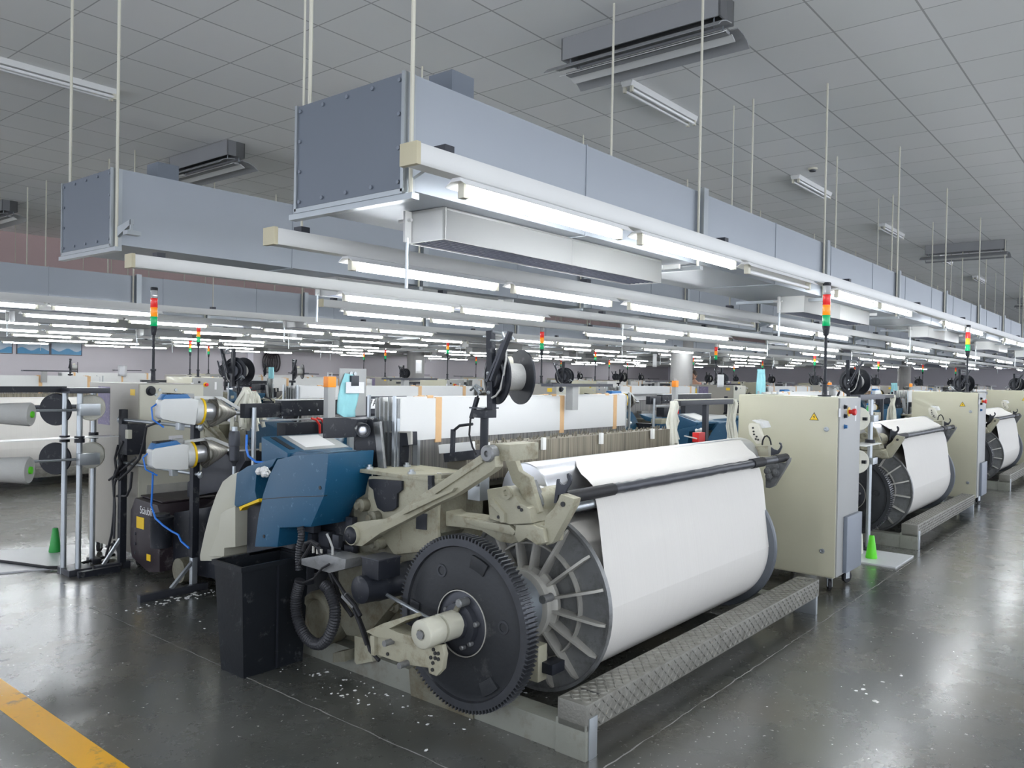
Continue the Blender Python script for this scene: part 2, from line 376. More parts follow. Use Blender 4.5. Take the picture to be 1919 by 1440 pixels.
# service pipe at the far wall
tag(MB().box(16.4, 16.62, Y1-0.12, Y1-0.004, 0, 3.6).build('service_duct', 'walldark'), 'narrow dark upright casing on the far wall left of the hanging hoses', 'casing')
for i, (a, c) in enumerate(((8.9, 9.78), (9.82, 10.70), (7.9, 8.78))):
    t = thing('poster', ['left of the two big blue and white posters on the far wall', 'right of the two big blue and white posters on the far wall', 'blurred grey blue poster at the left end of the row on the far wall'][i], 'poster', ((a+c)/2, Y1-0.02, 1.95), None)
    MB().box(a, c, Y1-0.015, Y1-0.003, 1.96, 3.1).build('poster_print', 'poster', t)
    pr = [(a+0.01+(c-a-0.02)*k/12, 1.98+0.13+0.05*math.sin(k*0.9+i*2)) for k in range(13)]
    MB().prism([(a+0.01, 1.975), (c-0.01, 1.975)]+pr[::-1], 'y', Y1-0.018, Y1-0.0151).build('sea_picture', 'posterblue', t)
    mb = MB()
    for z0, z1, p, q in ((1.95, 1.97, a-0.01, c+0.01), (3.09, 3.11, a-0.01, c+0.01), (1.97, 3.09, a-0.01, a+0.012), (1.97, 3.09, c-0.012, c+0.01)): mb.box(p, q, Y1-0.025, Y1-0.003, z0, z1)
    mb.build('poster_frame', 'charcoal', t)

# ---------------------------------------------------------------- air ducts
DUCTS = [  # near side y, width, bottom, top, first x
    (2.40, 0.72, 2.34, 2.81, 2.20), (4.97, 0.72, 2.35, 2.81, 2.20), (9.60, 0.72, 2.37, 2.70, -5.5), (12.2, 0.72, 2.36, 2.78, -5.5),
    (14.9, 0.72, 2.36, 2.78, -5.5), (19.3, 0.72, 2.36, 2.76, -5.5), (22.2, 0.72, 2.36, 2.76, -5.5)]
DNAME = ['nearest grey duct', 'second grey duct, with the purple-grey end', 'third grey duct back', 'fourth grey duct back', 'fifth grey duct back', 'sixth grey duct back', 'farthest grey duct']
for di, (y, wd, zb, zt, xs) in enumerate(DUCTS):
    t = thing('air_duct', ['long blue-grey sheet metal air duct nearest the viewer, with bolted dark end panel', 'blue-grey air duct second from the front, its purple-grey end partly behind the white wall of light', 'third grey air duct back, running over the back aisle', 'fourth grey air duct back from the viewer', 'fifth grey air duct back from the viewer', 'sixth grey air duct back from the viewer', 'farthest grey air duct, close to the far wall'][di], 'air duct', (xs, y+wd/2, zb))
    if di == 1: t['label'] = 'blue-grey air duct second from the front, with a plain purple-grey end panel'
    mb = MB(); mb.box(xs+0.04, X1-0.3, y, y+wd, zb, zt); mb.build('duct_body', 'duct', t)
    # end panel slightly set back on a flange, with bolt heads
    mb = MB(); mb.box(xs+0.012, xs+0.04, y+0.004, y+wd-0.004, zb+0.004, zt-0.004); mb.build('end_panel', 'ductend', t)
    if di < 2:
        mb = MB()
        for (a, c, e, f) in ((y-0.004, y+0.012, zb-0.012, zt), (y+wd-0.012, y+wd+0.004, zb-0.012, zt), (y, y+wd, zb-0.02, zb)): mb.box(xs+0.003, xs+0.07, a, c, e, f)
        mb.build('end_flange', 'zinc', t)
        bl = [(y+0.03+k*(wd-0.06)/4, z) for k in range(5) for z in (zb+0.03, zt-0.03)]+[(yy, zb+0.03+k*(zt-zb-0.06)/3) for k in (1, 2) for yy in (y+0.03, y+wd-0.03)]
        for yy, z in bl: MB().cyl((xs+0.012, yy, z), (xs+0.004, yy, z), 0.009, n=6).build('panel_bolt', 'panelgrey', t)
        MB().box(xs+0.30, xs+0.44, y+0.02, y+0.16, zt, zt+0.10).build('top_box', 'ductend', t)
    # folded seams, standing channels and threaded hanger rods
    x = xs+1.3; sm_ = None
    while x < 24:
        mb = MB()
        for (a, c, e, f) in ((y-0.005, y, zb-0.004, zt+0.004), (y, y+wd, zb-0.004, zb), (y, y+wd, zt, zt+0.004)): mb.box(x-0.004, x+0.004, a, c, e, f)
        mb.build('duct_seam', 'duct', t); x += 1.3
    k = 0; x = (2.23 if di < 2 else xs+0.3)
    while x < (X1-1 if di == 0 else 36 if di < 3 else 26):
        MB().cyl((x, y-0.022, zb-0.03), (x, y-0.022, H), 0.009, n=6).build('hanger_rod', 'offwhite', t)
        MB().cyl((x, y+wd-0.07, zt-0.01), (x, y+wd-0.07, H), 0.009, n=6).build('hanger_rod', 'offwhite', t)
        ch = MB()
        if k: ch.box(x+0.03, x+0.09, y-0.045, y-0.008, zb-0.01, zt+0.02)
        ch.box(x-0.02, x+0.02, y-0.05, y+wd+0.05, zb-0.045, zb-0.02)
        if di == 0 or di == 1:  # arm that carries the light trunking
            ch.prism([(y-0.02, zb+0.10), (y-0.20, zb+0.13), (y-0.20, zb+0.10), (y-0.02, zb+0.04)], 'x', x+0.0, x+0.02)
            ch.box(x+0.0, x+0.012, y-0.205, y-0.19, zb+0.05, zb+0.13); ch.box(x-0.03, x+0.05, y-0.23, y-0.17, zb+0.035, zb+0.06)
        ch.build('duct_bracket', 'zinc', t)
        x += (2.52 if k == 0 else 2.40); k += 1

# diffuser boxes under the ducts: open box with a wire grille, hung on two brackets
def diffuser(x, y, z, ln, wd, hh, label, group):
    t = thing('air_diffuser', label, 'air diffuser', (x+ln/2, y+wd/2, z), group)
    mb = MB(); mb.box(x, x+0.012, y, y+wd, z, z+hh); mb.box(x+ln-0.012, x+ln, y, y+wd, z, z+hh); mb.box(x, x+ln, y, y+0.012, z, z+hh); mb.box(x, x+ln, y+wd-0.012, y+wd, z, z+hh); mb.box(x, x+ln, y, y+wd, z+hh-0.012, z+hh)
    mb.build('diffuser_box', 'white', t)
    mb = MB(); n = int(ln/0.05)
    for k in range(n+1): mb.box(x+0.012+k*(ln-0.03)/n, x+0.016+k*(ln-0.03)/n, y+0.012, y+wd-0.012, z+0.008, z+0.018)
    for k in range(7): mb.box(x+0.012, x+ln-0.012, y+0.02+k*(wd-0.045)/6, y+0.025+k*(wd-0.045)/6, z+0.004, z+0.012)
    mb.build('wire_grille', 'mesh', t)
    MB().box(x-0.045, x-0.005, y+wd*0.85, y+wd*0.85+0.012, z+0.0, z+hh-0.002).cyl((x-0.025, y+wd*0.85-0.02, z+hh*0.7), (x-0.025, y+wd*0.85+0.06, z+hh*0.7), 0.008, n=8).build('hanging_bracket', 'white', t)
    MB().box(x+ln+0.0, x+ln+0.22, y+wd*0.4, y+wd*0.4+0.012, z+hh-0.03, z+hh-0.002).box(x+ln+0.19, x+ln+0.21, y-0.02, y+wd*0.4+0.005, z+hh-0.03, z+hh-0.002).build('hanging_bracket', 'white', t)
    MB().cyl((x-0.025, y+wd*0.85+0.006, z+0.02), (x-0.025, y+wd*0.85+0.006, z-0.21), 0.008, n=8).build('rod', 'zinc', t)
    return t
D0 = diffuser(2.55, 2.50, 2.195, 1.95, 0.24, 0.143, 'white air diffuser box with wire grille hanging nearest the viewer, under the nearest duct', 'white diffuser boxes under the ducts')
nb = 0
for di, (xs, n) in enumerate(((2.35, 8), (3.90, 8), (6.8-4.6, 8), (4.1, 7), (7.2, 6), (5.6, 6), (3.6, 5))):
    y = DUCTS[di][0]+0.10
    for k in range(n):
        if di == 0 and k == 0: continue
        dup(D0, (xs+4.6*k+1.06, y+0.12, DUCTS[di][2]-0.145), '%s white diffuser box from the left under the %s' % (ORD[k], DNAME[di]))

# ---------------------------------------------------------------- light trunking and fittings
def fitting(x, y, z, lit=True, label='', group=''):
    """1.2 m batten: white reflector wings, end sockets, one bare tube"""
    t = thing('light_fitting', label, 'light fitting', (x+0.6, y, z), group)
    mb = MB(); mb.prism([(y-0.056, z-0.030), (y-0.028, z-0.010), (y-0.02, z), (y+0.02, z), (y+0.028, z-0.010), (y+0.056, z-0.030), (y+0.054, z-0.032), (y+0.026, z-0.014), (y-0.026, z-0.014), (y-0.054, z-0.032)], 'x', x, x+1.24)
    mb.build('reflector', 'reflector', t)
    for a in (x+0.03, x+1.16):
        MB().box(a, a+0.035, y-0.016, y+0.016, z-0.072, z-0.008).build('lamp_holder', 'offwhite', t, bev=0.004)
    MB().cyl((x+0.065, y, z-0.056), (x+1.16, y, z-0.056), 0.014, n=10).build('tube', 'tube' if lit else 'deadtube', t)
    return t
F1 = fitting(2.25, 2.15, 2.355, True, 'lit tube fitting nearest the viewer, first under the nearest trunking', 'lit tube fittings under the light trunking')
F2 = fitting(4.95, 2.15, 2.355, False, 'unlit tube fitting after the second lit one under the nearest trunking', 'unlit tube fittings under the light trunking')
def trunking(y, z, x0, x1, label, rods=2):
    t = thing('light_trunking', label, 'light trunking', (x0, y, z), 'pale trunking rails that carry the tubes')
    MB().prism([(y-0.035, z), (y+0.035, z), (y+0.042, z+0.012), (y+0.042, z+0.075), (y-0.042, z+0.075), (y-0.042, z+0.012)], 'x', x0+0.015, x1).build('rail', 'white', t)
    MB().box(x0, x0+0.022, y-0.045, y+0.045, z-0.004, z+0.079).build('end_cap', 'endcap', t, bev=0.003)
    mb = MB()
    for k in range(int((x1-x0)/2.43)): 
        x = x0+0.16+k*2.43; mb.box(x, x+0.05, y-0.03, y+0.03, z+0.075, z+0.105)
    mb.build('hanger_clips', 'charcoal', t)
    if rods:
        x = x0+0.185
        while x < min(x1, 38): MB().cyl((x, y, z+0.10), (x, y, H), 0.006, n=6).build('hanger_rod', 'offwhite', t); x += 2.43*rods
    return t
PAT1 = [(2.25, 1), (3.60, 1), (4.95, 0), (6.75, 1), (8.02, 1), (10.75, 1), (12.1, 1), (15.3, 1), (16.6, 1), (19.8, 1), (21.1, 1), (24.5, 1), (25.8, 1), (29, 1), (30.3, 1), (34, 1), (35.3, 1), (39, 1), (40.3, 1), (44, 1)]
PAT2 = [(2.62, 1), (3.93, 1), (5.35, 1), (6.6, 0), (8.3, 1), (9.6, 1), (12.8, 1), (14.1, 1), (17.5, 1), (18.8, 1), (22.1, 1), (23.4, 1), (27, 1), (28.3, 1), (33, 1), (38, 1), (43, 1)]
PAT3 = [(3.75, 1), (5.02, 1), (7.9, 1), (9.2, 1), (12.6, 1), (13.9, 1), (17.3, 1), (18.6, 1), (22, 1), (23.3, 1), (27, 1), (32, 1), (37, 1)]
TR = [(2.15, 2.355, 2.0, PAT1, 'nearest trunking'), (3.27, 2.19, 2.17, PAT2, 'second trunking back'), (4.73, 2.19, 2.2, PAT3, 'third trunking back')]
names4 = ['fourth', 'fifth', 'sixth', 'seventh', 'eighth', 'ninth', 'tenth', 'eleventh']
rr = random.Random(3)
for i, y in enumerate((6.9, 9.33, 11.0, 13.1, 15.9, 18.2, 21.0, 24.2)):
    ph = [3.2, 2.2, 5.0, 6.0, 7.0, 8.5, 10, 9][i]; pat = []
    x = ph-4.6*(2 if i > 2 else 1)
    if i == 0: x = ph+2.3
    while x < [44, 44, 44, 44, 44, 44, 42, 42][i]:
        pat.append((x, 1)); pat.append((x+1.3, 1 if rr.random() > 0.12 else 0)); x += (5.2 if x > 22 else 4.6) if (x > 9 or i < 2) else 3.4
    TR.append((y, 2.28, -4.5 if i > 0 else 5.2, pat, names4[i]+' trunking back'))
nl = 0; nu = 0
for ti, (y, z, x0, pat, nm) in enumerate(TR):
    trunking(y, z, x0, 47 if ti < 4 else 46, ['pale light trunking rail nearest the viewer, along the near side of the nearest duct', 'light trunking rail second from the front, its ivory end cap below the nearest duct', 'pale light trunking rail third from the front, along the second duct'][ti] if ti < 3 else 'pale light trunking rail, %s from the viewer' % names4[ti-3], 0 if ti in (0, 2) else 2)
    a = 0; c = 0
    for x, lit in pat:
        if lit: a += 1; lb = '%s lit tube fitting from the left under the %s' % (ORD[a-1], nm)
        else: c += 1; lb = '%s unlit tube fitting from the left under the %s' % (ORD[c-1], nm)
        if ti == 0 and x in (2.25, 4.95): (F1 if lit else F2)['label'] = lb; continue
        dup(F1 if lit else F2, (x+0.6, y, z+0.003), lb)
# the same rails carry on over the aisle behind the viewer
for i, y in enumerate((-1.1, -3.6)):
    trunking(y, 2.6, -5.5, 40, ['pale light trunking rail over the walkway behind the viewer', 'pale light trunking rail farthest behind the viewer'][i])
    k = 0
    for x in (-4.6, -3.3, -1.0, 0.4, 3.0, 4.3, 7.5, 8.8, 12, 13.3, 16.6, 17.9, 21, 25, 30):
        dup(F1, (x+0.6, y, 2.603), '%s lit tube fitting under the %s rail behind the viewer' % (ORD[k], ['nearer', 'farther'][i])); k += 1
# ---------------------------------------------------------------- ceiling fixtures
def vent(x, y, label):
    t = thing('exhaust_box', label, 'ceiling vent', (x, y, H), 'grey exhaust boxes on the ceiling')
    mb = MB(); l = 1.30; w_ = 0.22; z = H-0.17
    mb.box(x, x+0.012, y, y+l, z, H-0.002); mb.box(x+w_-0.012, x+w_, y, y+l, z, H-0.002); mb.box(x, x+w_, y, y+0.012, z, H-0.002); mb.box(x, x+w_, y+l-0.012, y+l, z, H-0.002)
    mb.build('vent_box', 'ventgrey', t)
    MB().box(x+0.014, x+w_-0.014, y+0.014, y+l-0.014, H-0.05, H-0.03).build('dark_opening', 'black', t)
    mb = MB(); c = x+w_/2; zz = z-0.10
    for s in (-1, 1):
        MB().prism([(c+s*0.05, zz+0.055), (c+s*0.13, zz+0.045), (c+s*0.20, zz+0.02), (c+s*0.25, zz-0.02), (c+s*0.245, zz-0.024), (c+s*0.195, zz+0.014), (c+s*0.13, zz+0.038), (c+s*0.05, zz+0.048)], 'y', y-0.06, y+l+0.06).build('louvre_blade', 'ventgrey', t)
        MB().prism([(c+s*0.045, zz+0.02), (c+s*0.10, zz-0.01), (c+s*0.098, zz-0.015), (c+s*0.04, zz+0.014)], 'y', y-0.02, y+l+0.02).build('louvre_blade', 'white', t)
    mb.box(c-0.03, c+0.03, y-0.01, y+l+0.01, zz+0.01, zz+0.03)
    mb.build('louvre_blade', 'ventgrey', t)
    mb = MB()
    for yy in (y+0.06, y+l-0.06):
        for s in (-1, 1): mb.cyl((c+s*0.07, yy, zz+0.04), (c+s*0.07, yy, z+0.02), 0.006, n=6)
    mb.build('blade_hanger', 'zinc', t)
    return t
V0 = vent(5.0, 2.38, 'grey ceiling exhaust box with hanging louvre blades, at the top centre of the view')
for (x, y, lb) in ((4.93, 8.25, 'grey ceiling exhaust box with louvre blades behind the left end of the nearest duct'), (16.7, 2.38, 'grey ceiling exhaust box with louvre blades far off over the right-hand rods'), (4.6, 14.1, 'grey ceiling exhaust box low at the left edge, near the pinkish ceiling'), (28.4, 2.38, 'small grey ceiling exhaust box farthest off at the right edge')):
    dup(V0, (x, y, H), lb)
def ceil_light(x, y, label):
    t = thing('twin_tube_light', label, 'ceiling light', (x, y, H), 'unlit twin tube lights on the ceiling')
    MB().prism([(y-0.02, H-0.002), (y+0.10, H-0.002), (y+0.085, H-0.05), (y-0.005, H-0.05)], 'x', x, x+1.25).build('light_body', 'white', t)
    for yy in (y+0.005, y+0.075):
        MB().cyl((x+0.04, yy, H-0.075), (x+1.21, yy, H-0.075), 0.014, n=8).build('tube', 'deadtube', t)
        mb = MB()
        for a in (x+0.015, x+1.2): mb.box(a, a+0.03, yy-0.012, yy+0.012, H-0.095, H-0.045)
        mb.build('lamp_holder', 'offwhite', t)
    return t
L0 = ceil_light(6.05, 3.70, 'unlit twin tube ceiling light just below the big exhaust box')
for i, (x, y) in enumerate(((10.1, 3.7), (14.0, 3.7), (18.0, 3.7), (22, 3.7), (2.2, 7.65))):
    dup(L0, (x, y, H), ['unlit twin tube ceiling light beside the smoke detector', 'unlit twin tube ceiling light left of the far exhaust box', 'small unlit ceiling light below the far exhaust box', 'smallest unlit ceiling light far off at the right', 'long pale ceiling light at the upper left corner'][i])
t = thing('smoke_detector', 'small round beige smoke detector on the ceiling tiles', 'smoke detector', (9.9, 3.45, H))
MB().lathe((9.9, 3.45, H-0.001), (0, 0, -1), [(0, 0.055), (0.02, 0.055), (0.024, 0.045)], 20).build('base', 'offwhite', t)
MB().lathe((9.9, 3.45, H-0.024), (0, 0, -1), [(0, 0.042), (0.02, 0.036), (0.022, 0.02)], 20).build('sensor_head', 'charcoal', t)

# ---------------------------------------------------------------- the weaving loom (built where the nearest one stands, then copied)
def arc(cy, cz, r, a0, a1, n): return [(cy+r*math.cos(math.radians(a0+(a1-a0)*i/n)), cz+r*math.sin(math.radians(a0+(a1-a0)*i/n))) for i in range(n+1)]
loom = thing('weaving_loom', 'nearest weaving loom with blue cover, big dark gear wheel and white warp sheet', 'loom', (4.2, 2.9, 0))
R_ = loom
BY, BZ = 2.43, 0.485
# foot rails
for x in (2.775, 5.38):
    MB().prism([(x, 0), (x+0.16, 0), (x+0.16, 0.012), (x+0.03, 0.03), (x+0.03, 0.105), (x+0.12, 0.105), (x+0.12, 0.12), (x, 0.12)], 'y', 1.995, 4.15).build('foot_rail', 'rail', R_, bev=0.002)
# --- warp beam
def flange(x, s, m, ribm):
    mb = MB(); c = (x, BY, BZ); d = (s, 0, 0)
    mb.lathe(c, d, [(0, 0.10), (0, 0.425), (-0.012, 0.43), (-0.014, 0.445), (0.012, 0.447), (0.022, 0.44), (0.022, 0.10)], 64)
    f = mb.build('beam_flange', m, R_)
    rb = MB()
    for k in range(16):
        a = 2*PI*k/16+0.1; ca, sa = math.cos(a), math.sin(a)
        q = [(-0.0, 0.16), (-0.072, 0.16), (-0.062, 0.24), (-0.034, 0.40), (-0.012, 0.425), (0, 0.425)]
        t = Vector((0, -sa, ca))*0.0065
        vs = [Vector((x+s*p, BY+ca*r, BZ+sa*r)) for p, r in q]
        n = len(vs); rb.add([v-t for v in vs]+[v+t for v in vs], [list(range(n)), list(range(2*n-1, n-1, -1))]+[[i, i+n, (i+1) % n+n, (i+1) % n] for i in range(n)])
    rb.lathe(c, d, [(0, 0.288), (-0.03, 0.288), (-0.03, 0.280), (0, 0.280)], 48, caps=False)
    rb.build('flange_ribs', ribm, f)
    return f
f1 = flange(3.165, 1, 'alu', 'rib'); f2 = flange(5.175, -1, 'flange', 'flange')
MB().lathe((3.15, BY, BZ), (-1, 0, 0), [(0, 0.170), (0.03, 0.175), (0.05, 0.160), (0.075, 0.160), (0.08, 0.172), (0.11, 0.172), (0.12, 0.145), (0.12, 0.08)], 40).build('beam_collar', 'rib', R_, label='dusty clamp ring around the beam end')
mb = MB()
prof = [(0, 0.1)]
for k in range(34): prof += [(0.004+k*0.006, 0.150), (0.007+k*0.006, 0.144)]
prof += [(0.215, 0.13)]
mb.lathe((3.05, BY, BZ), (-1, 0, 0), prof, 48); mb.build('threaded_sleeve', 'zinc', R_)
for a in (40, 160, 280):
    y = BY+0.165*math.cos(math.radians(a)); z = BZ+0.165*math.sin(math.radians(a))
    MB().cyl((3.09, y, z), (3.02, y, z), 0.02, n=12).build('clamp_bolt', 'alu', R_)
MB().lathe((3.185, BY, BZ), (1, 0, 0), [(0, 0.40), (1.975, 0.40)], 72).build('warp_roll', 'warproll', R_)
# --- gear wheel
mb = MB(); n = 118; vs = []; 
for xx in (2.66, 2.725):
    for k in range(n):
        for da, r in ((0.0, 0.385), (0.28, 0.385), (0.36, 0.402), (0.62, 0.402), (0.72, 0.385)):
            a = 2*PI*(k+da)/n; vs.append((xx, BY+0.008+r*math.cos(a), BZ-0.008+r*math.sin(a)))
q = n*5; fs = [[i, (i+1) % q, q+(i+1) % q, q+i] for i in range(q)]
mb.add(vs, fs); GY, GZ = BY+0.008, BZ-0.008
mb.lathe((2.66, GY, GZ), (1, 0, 0), [(0, 0.384), (0, 0.352), (0.015, 0.345), (0.05, 0.345), (0.065, 0.384)], 96, caps=False)
for xx in (2.66, 2.725):  # close the tooth faces against the rim
    o = len(mb.v); rr_ = [(xx, GY+0.384*math.cos(2*PI*i/q), GZ+0.384*math.sin(2*PI*i/q)) for i in range(q)]
    mb.v += rr_; b0 = o-96*5-q*2 if False else None
    base = 0 if xx == 2.66 else q
    mb.f += [[base+i, base+(i+1) % q, o+(i+1) % q, o+i] for i in range(q)]
mb.build('gear_rim', 'gearrim', R_, smooth=25, label='toothed dark iron rim of the big gear')
g = MB().lathe((2.672, GY, GZ), (1, 0, 0), [(0, 0.346), (0.0, 0.315), (-0.006, 0.305), (-0.006, 0.155), (0.004, 0.150), (0.004, 0.09), (0.03, 0.085), (0.03, 0.346)], 96, caps=False).build('gear_disc', 'gear', R_)
for a in (60, -60, 172):
    y = GY+0.255*math.cos(math.radians(a)); z = GZ+0.255*math.sin(math.radians(a))
    MB().lathe((2.668, y, z), (-1, 0, 0), [(0, 0.032), (0.006, 0.030), (0.006, 0.020), (-0.004, 0.018)], 20, caps=True).build('gear_boss', 'gearrim', g)
for a in (110, 0, 235):
    am = math.radians(a); mb = MB()
    pr = arc(GY, GZ, 0.33, a-9, a+9, 5)+arc(GY, GZ, 0.27, a+9, a-9, 5)
    mb.prism(pr, 'x', 2.658, 2.672); mb.build('gear_pad', 'gear', g, bev=0.003)
hub = MB().lathe((2.676, GY, GZ), (-1, 0, 0), [(0, 0.145), (0.002, 0.142), (0.004, 0.10), (0.03, 0.095), (0.034, 0.062), (0.055, 0.058), (0.06, 0.03), (0.10, 0.025)], 40).build('gear_hub', 'charcoal', R_)
MB().lathe((2.668, GY, GZ), (-1, 0, 0), [(0, 0.152), (0.004, 0.152), (0.004, 0.147), (0, 0.147)], 64, caps=False).build('hub_edge', 'rib', hub)
tri = [(GY+0.115*math.cos(math.radians(a)), GZ+0.115*math.sin(math.radians(a))) for a in (112, 100, -38, -50, 222, 210)]
MB().prism([tri[0], tri[1], tri[2], tri[3]], 'x', 2.618, 2.630).build('hub_arm', 'castdirty', hub)
for a, r in ((106, 0.112), (-44, 0.112), (170, 0.10), (30, 0.10), (-100, 0.105), (230, 0.10)):
    y = GY+r*math.cos(math.radians(a)); z = GZ+r*math.sin(math.radians(a)); big = 0.020 if r > 0.106 else 0.012
    MB().lathe((2.67, y, z), (-1, 0, 0), [(0, big), (0.055 if big > .015 else 0.02, big), (0.06 if big > .015 else 0.024, big*0.7)], 14).build('hub_bolt', 'alu', hub)
# --- shaft drum in two halves
MB().lathe((2.60, GY+0.005, GZ+0.012), (-1, 0, 0), [(0, 0.055), (0.004, 0.062), (0.095, 0.062), (0.097, 0.05), (0.11, 0.05), (0.112, 0.062), (0.205, 0.062), (0.21, 0.057), (0.21, 0.024), (0.205, 0.022)], 40).build('shaft_drum', 'fairing', R_, smooth=50)
MB().cyl((2.392, GY+0.005, GZ+0.012), (2.383, GY+0.005, GZ+0.012), 0.020, n=8).build('drum_bolt', 'alu', R_)
MB().cyl((2.60, GY, GZ), (2.67, GY, GZ), 0.022, n=16).build('shaft', 'charcoal', R_)
# --- lever bracket below the drum
mb = MB()
mb.prism([(2.776,0.402),(2.589,0.408),(2.488,0.417),(2.364,0.450),(2.350,0.413),(2.361,0.347),(2.395,0.311),(2.440,0.313),(2.444,0.335),(2.590,0.314),(2.789,0.314)], 'x', 2.44, 2.465)
mb.prism([(2.843,0.408),(2.724,0.470),(2.592,0.526),(2.574,0.515),(2.684,0.454),(2.617,0.449),(2.483,0.456),(2.456,0.429),(2.488,0.415),(2.617,0.409),(2.783,0.398)], 'x', 2.43, 2.53)
mb.prism([(2.802,0.399),(2.773,0.401),(2.770,0.314),(2.792,0.313)], 'x', 2.42, 2.53)
br = mb.build('lever_bracket', 'cast', R_, bev=0.003)
for p in [(2.438,2.427,0.384),(2.438,2.412,0.422),(2.438,2.402,0.408),(2.438,2.383,0.412),(2.438,2.401,0.388),(2.438,2.382,0.388),(2.438,2.414,0.364),(2.438,2.416,0.334),(2.438,2.700,0.335),(2.438,2.698,0.406),(2.438,2.680,0.395)]:
    MB().cyl((p[0]-0.004, p[1], p[2]), (p[0]+0.004, p[1], p[2]), 0.008, n=10).build('bolt_hole', 'dot', br)
for p in [(2.430,2.672,0.399),(2.430,2.573,0.325)]: MB().cyl((p[0]-0.04, p[1], p[2]), (p[0]+0.02, p[1], p[2]), 0.014, n=14).build('pivot_pin', 'alu', br)
MB().prism([(2.905,0.124),(2.879,0.144),(2.784,0.102),(2.657,0.070),(2.474,0.057),(2.472,-0.010),(2.887,-0.007)], 'x', 2.765, 2.785).build('foot_gusset', 'castdirty', R_)
# --- let-off motor
p = Vector((2.500,2.983,0.557)); 
mo = MB().lathe(p, (1, 0, 0), [(0, 0.052), (0.01, 0.066), (0.10, 0.070), (0.11, 0.074), (0.30, 0.074), (0.32, 0.085), (0.36, 0.085)], 28).build('let_off_motor', 'black', R_)
q = Vector((2.560,2.947,0.658)); MB().box(q.x-0.02, q.x+0.12, q.y-0.06, q.y+0.06, q.z-0.045, q.z+0.045).build('terminal_box', 'black', mo, bev=0.004)
MB().box(q.x-0.023, q.x+0.123, q.y-0.063, q.y+0.063, q.z+0.045, q.z+0.052).build('terminal_lid', 'charcoal', mo, bev=0.002)
MB().cyl((p.x+0.13, p.y-0.03, p.z-0.03), (2.550,2.553,0.500), 0.009, n=10).build('brake_rod', 'zinc', R_)
# --- left side frame, castings
mb = MB()
mb.prism([(3.348,1.029),(2.805,1.094),(2.795,0.806),(2.928,0.679),(2.877,0.147),(2.872,-0.041),(2.989,-0.045),(3.013,0.114),(3.281,0.064),(3.504,0.040),(3.552,0.134),(3.744,0.122),(3.798,0.296),(3.564,0.609),(3.511,0.750),(3.469,0.888),(3.372,0.940)], 'x', 2.86, 3.05)
sf = mb.build('side_frame', 'castdirty', R_, bev=0.01)
MB().prism([(3.323,1.041),(2.803,1.103),(2.799,0.780),(2.937,0.693),(3.115,0.651),(3.234,0.746),(3.332,0.848)], 'x', 2.845, 2.87).build('frame_face', 'cast', sf, bev=0.006)
mb = MB(); mb.box(2.84, 3.22, 2.80, 3.40, 1.055, 1.075); tp = mb.build('frame_top', 'cast', R_, bev=0.004)
for (x, y) in ((2.88, 3.36), (2.9, 3.05), (2.9, 2.85), (3.1, 3.3)):
    MB().lathe((x, y, 1.075), (0, 0, 1), [(0, 0.022), (0.012, 0.022), (0.012, 0.012), (0.024, 0.012)], 10).build('bolt', 'zinc', tp)
MB().prism([(3.306,1.029),(3.272,1.034),(3.046,1.045),(3.045,1.000),(3.079,0.975),(3.081,0.906),(3.112,0.884),(3.176,0.869),(3.229,0.884),(3.253,0.930),(3.264,0.977),(3.298,0.992)], 'x', 2.825, 2.84).build('black_shield', 'black', R_, bev=0.002, label='black sheet shield bolted on the frame')
MB().prism([(2.851,1.092),(2.824,1.094),(2.820,1.024),(2.848,1.019)], 'x', 2.82, 2.84).build('black_strip', 'black', R_)
MB().prism([(2.944,0.892),(2.872,0.896),(2.873,0.815),(2.946,0.811)], 'x', 2.836, 2.842).build('rating_plate', 'charcoal', R_)
mb = MB(); c = Vector((2.720,3.581,0.249)); mb.lathe(c, (1, 0, 0), [(0, 0.03), (0, 0.10), (-0.02, 0.115), (-0.02, 0.14), (0.0, 0.15), (0.10, 0.15)], 40); mb.build('brake_disc', 'castdirty', R_)
mb = MB().prism([(3.466,0.520),(3.330,0.637),(3.038,0.619),(2.900,0.590),(2.899,0.529),(3.033,0.420),(3.110,0.340),(3.236,0.211),(3.388,0.188),(3.442,0.238)], 'x', 2.76, 2.86); mb.build('gear_casing', 'castdirty', R_, bev=0.012)
mb = MB().prism([(3.296,0.213),(3.196,0.219),(3.145,0.113),(3.275,0.065),(3.293,0.077)], 'x', 2.74, 2.86); mb.build('frame_leg', 'cast', R_, bev=0.004)
MB().prism([(3.421,0.102),(3.327,0.135),(3.321,0.081),(3.420,0.052)], 'x', 2.70, 2.78).build('foot_pad', 'castdirty', R_)
for k, (a, c_) in enumerate(((720, 690), (1010, 1000))):
    pass
for pq in [(2.750,3.339,0.887),(2.750,3.243,0.832),(2.750,3.211,0.702),(2.750,3.425,0.590),(2.750,3.059,0.404)]:
    MB().lathe((pq[0]+0.1, pq[1], pq[2]), (-1, 0, 0), [(0, 0.035), (0.05, 0.035), (0.06, 0.02), (0.075, 0.02)], 16).build('frame_boss', 'castdirty', sf)
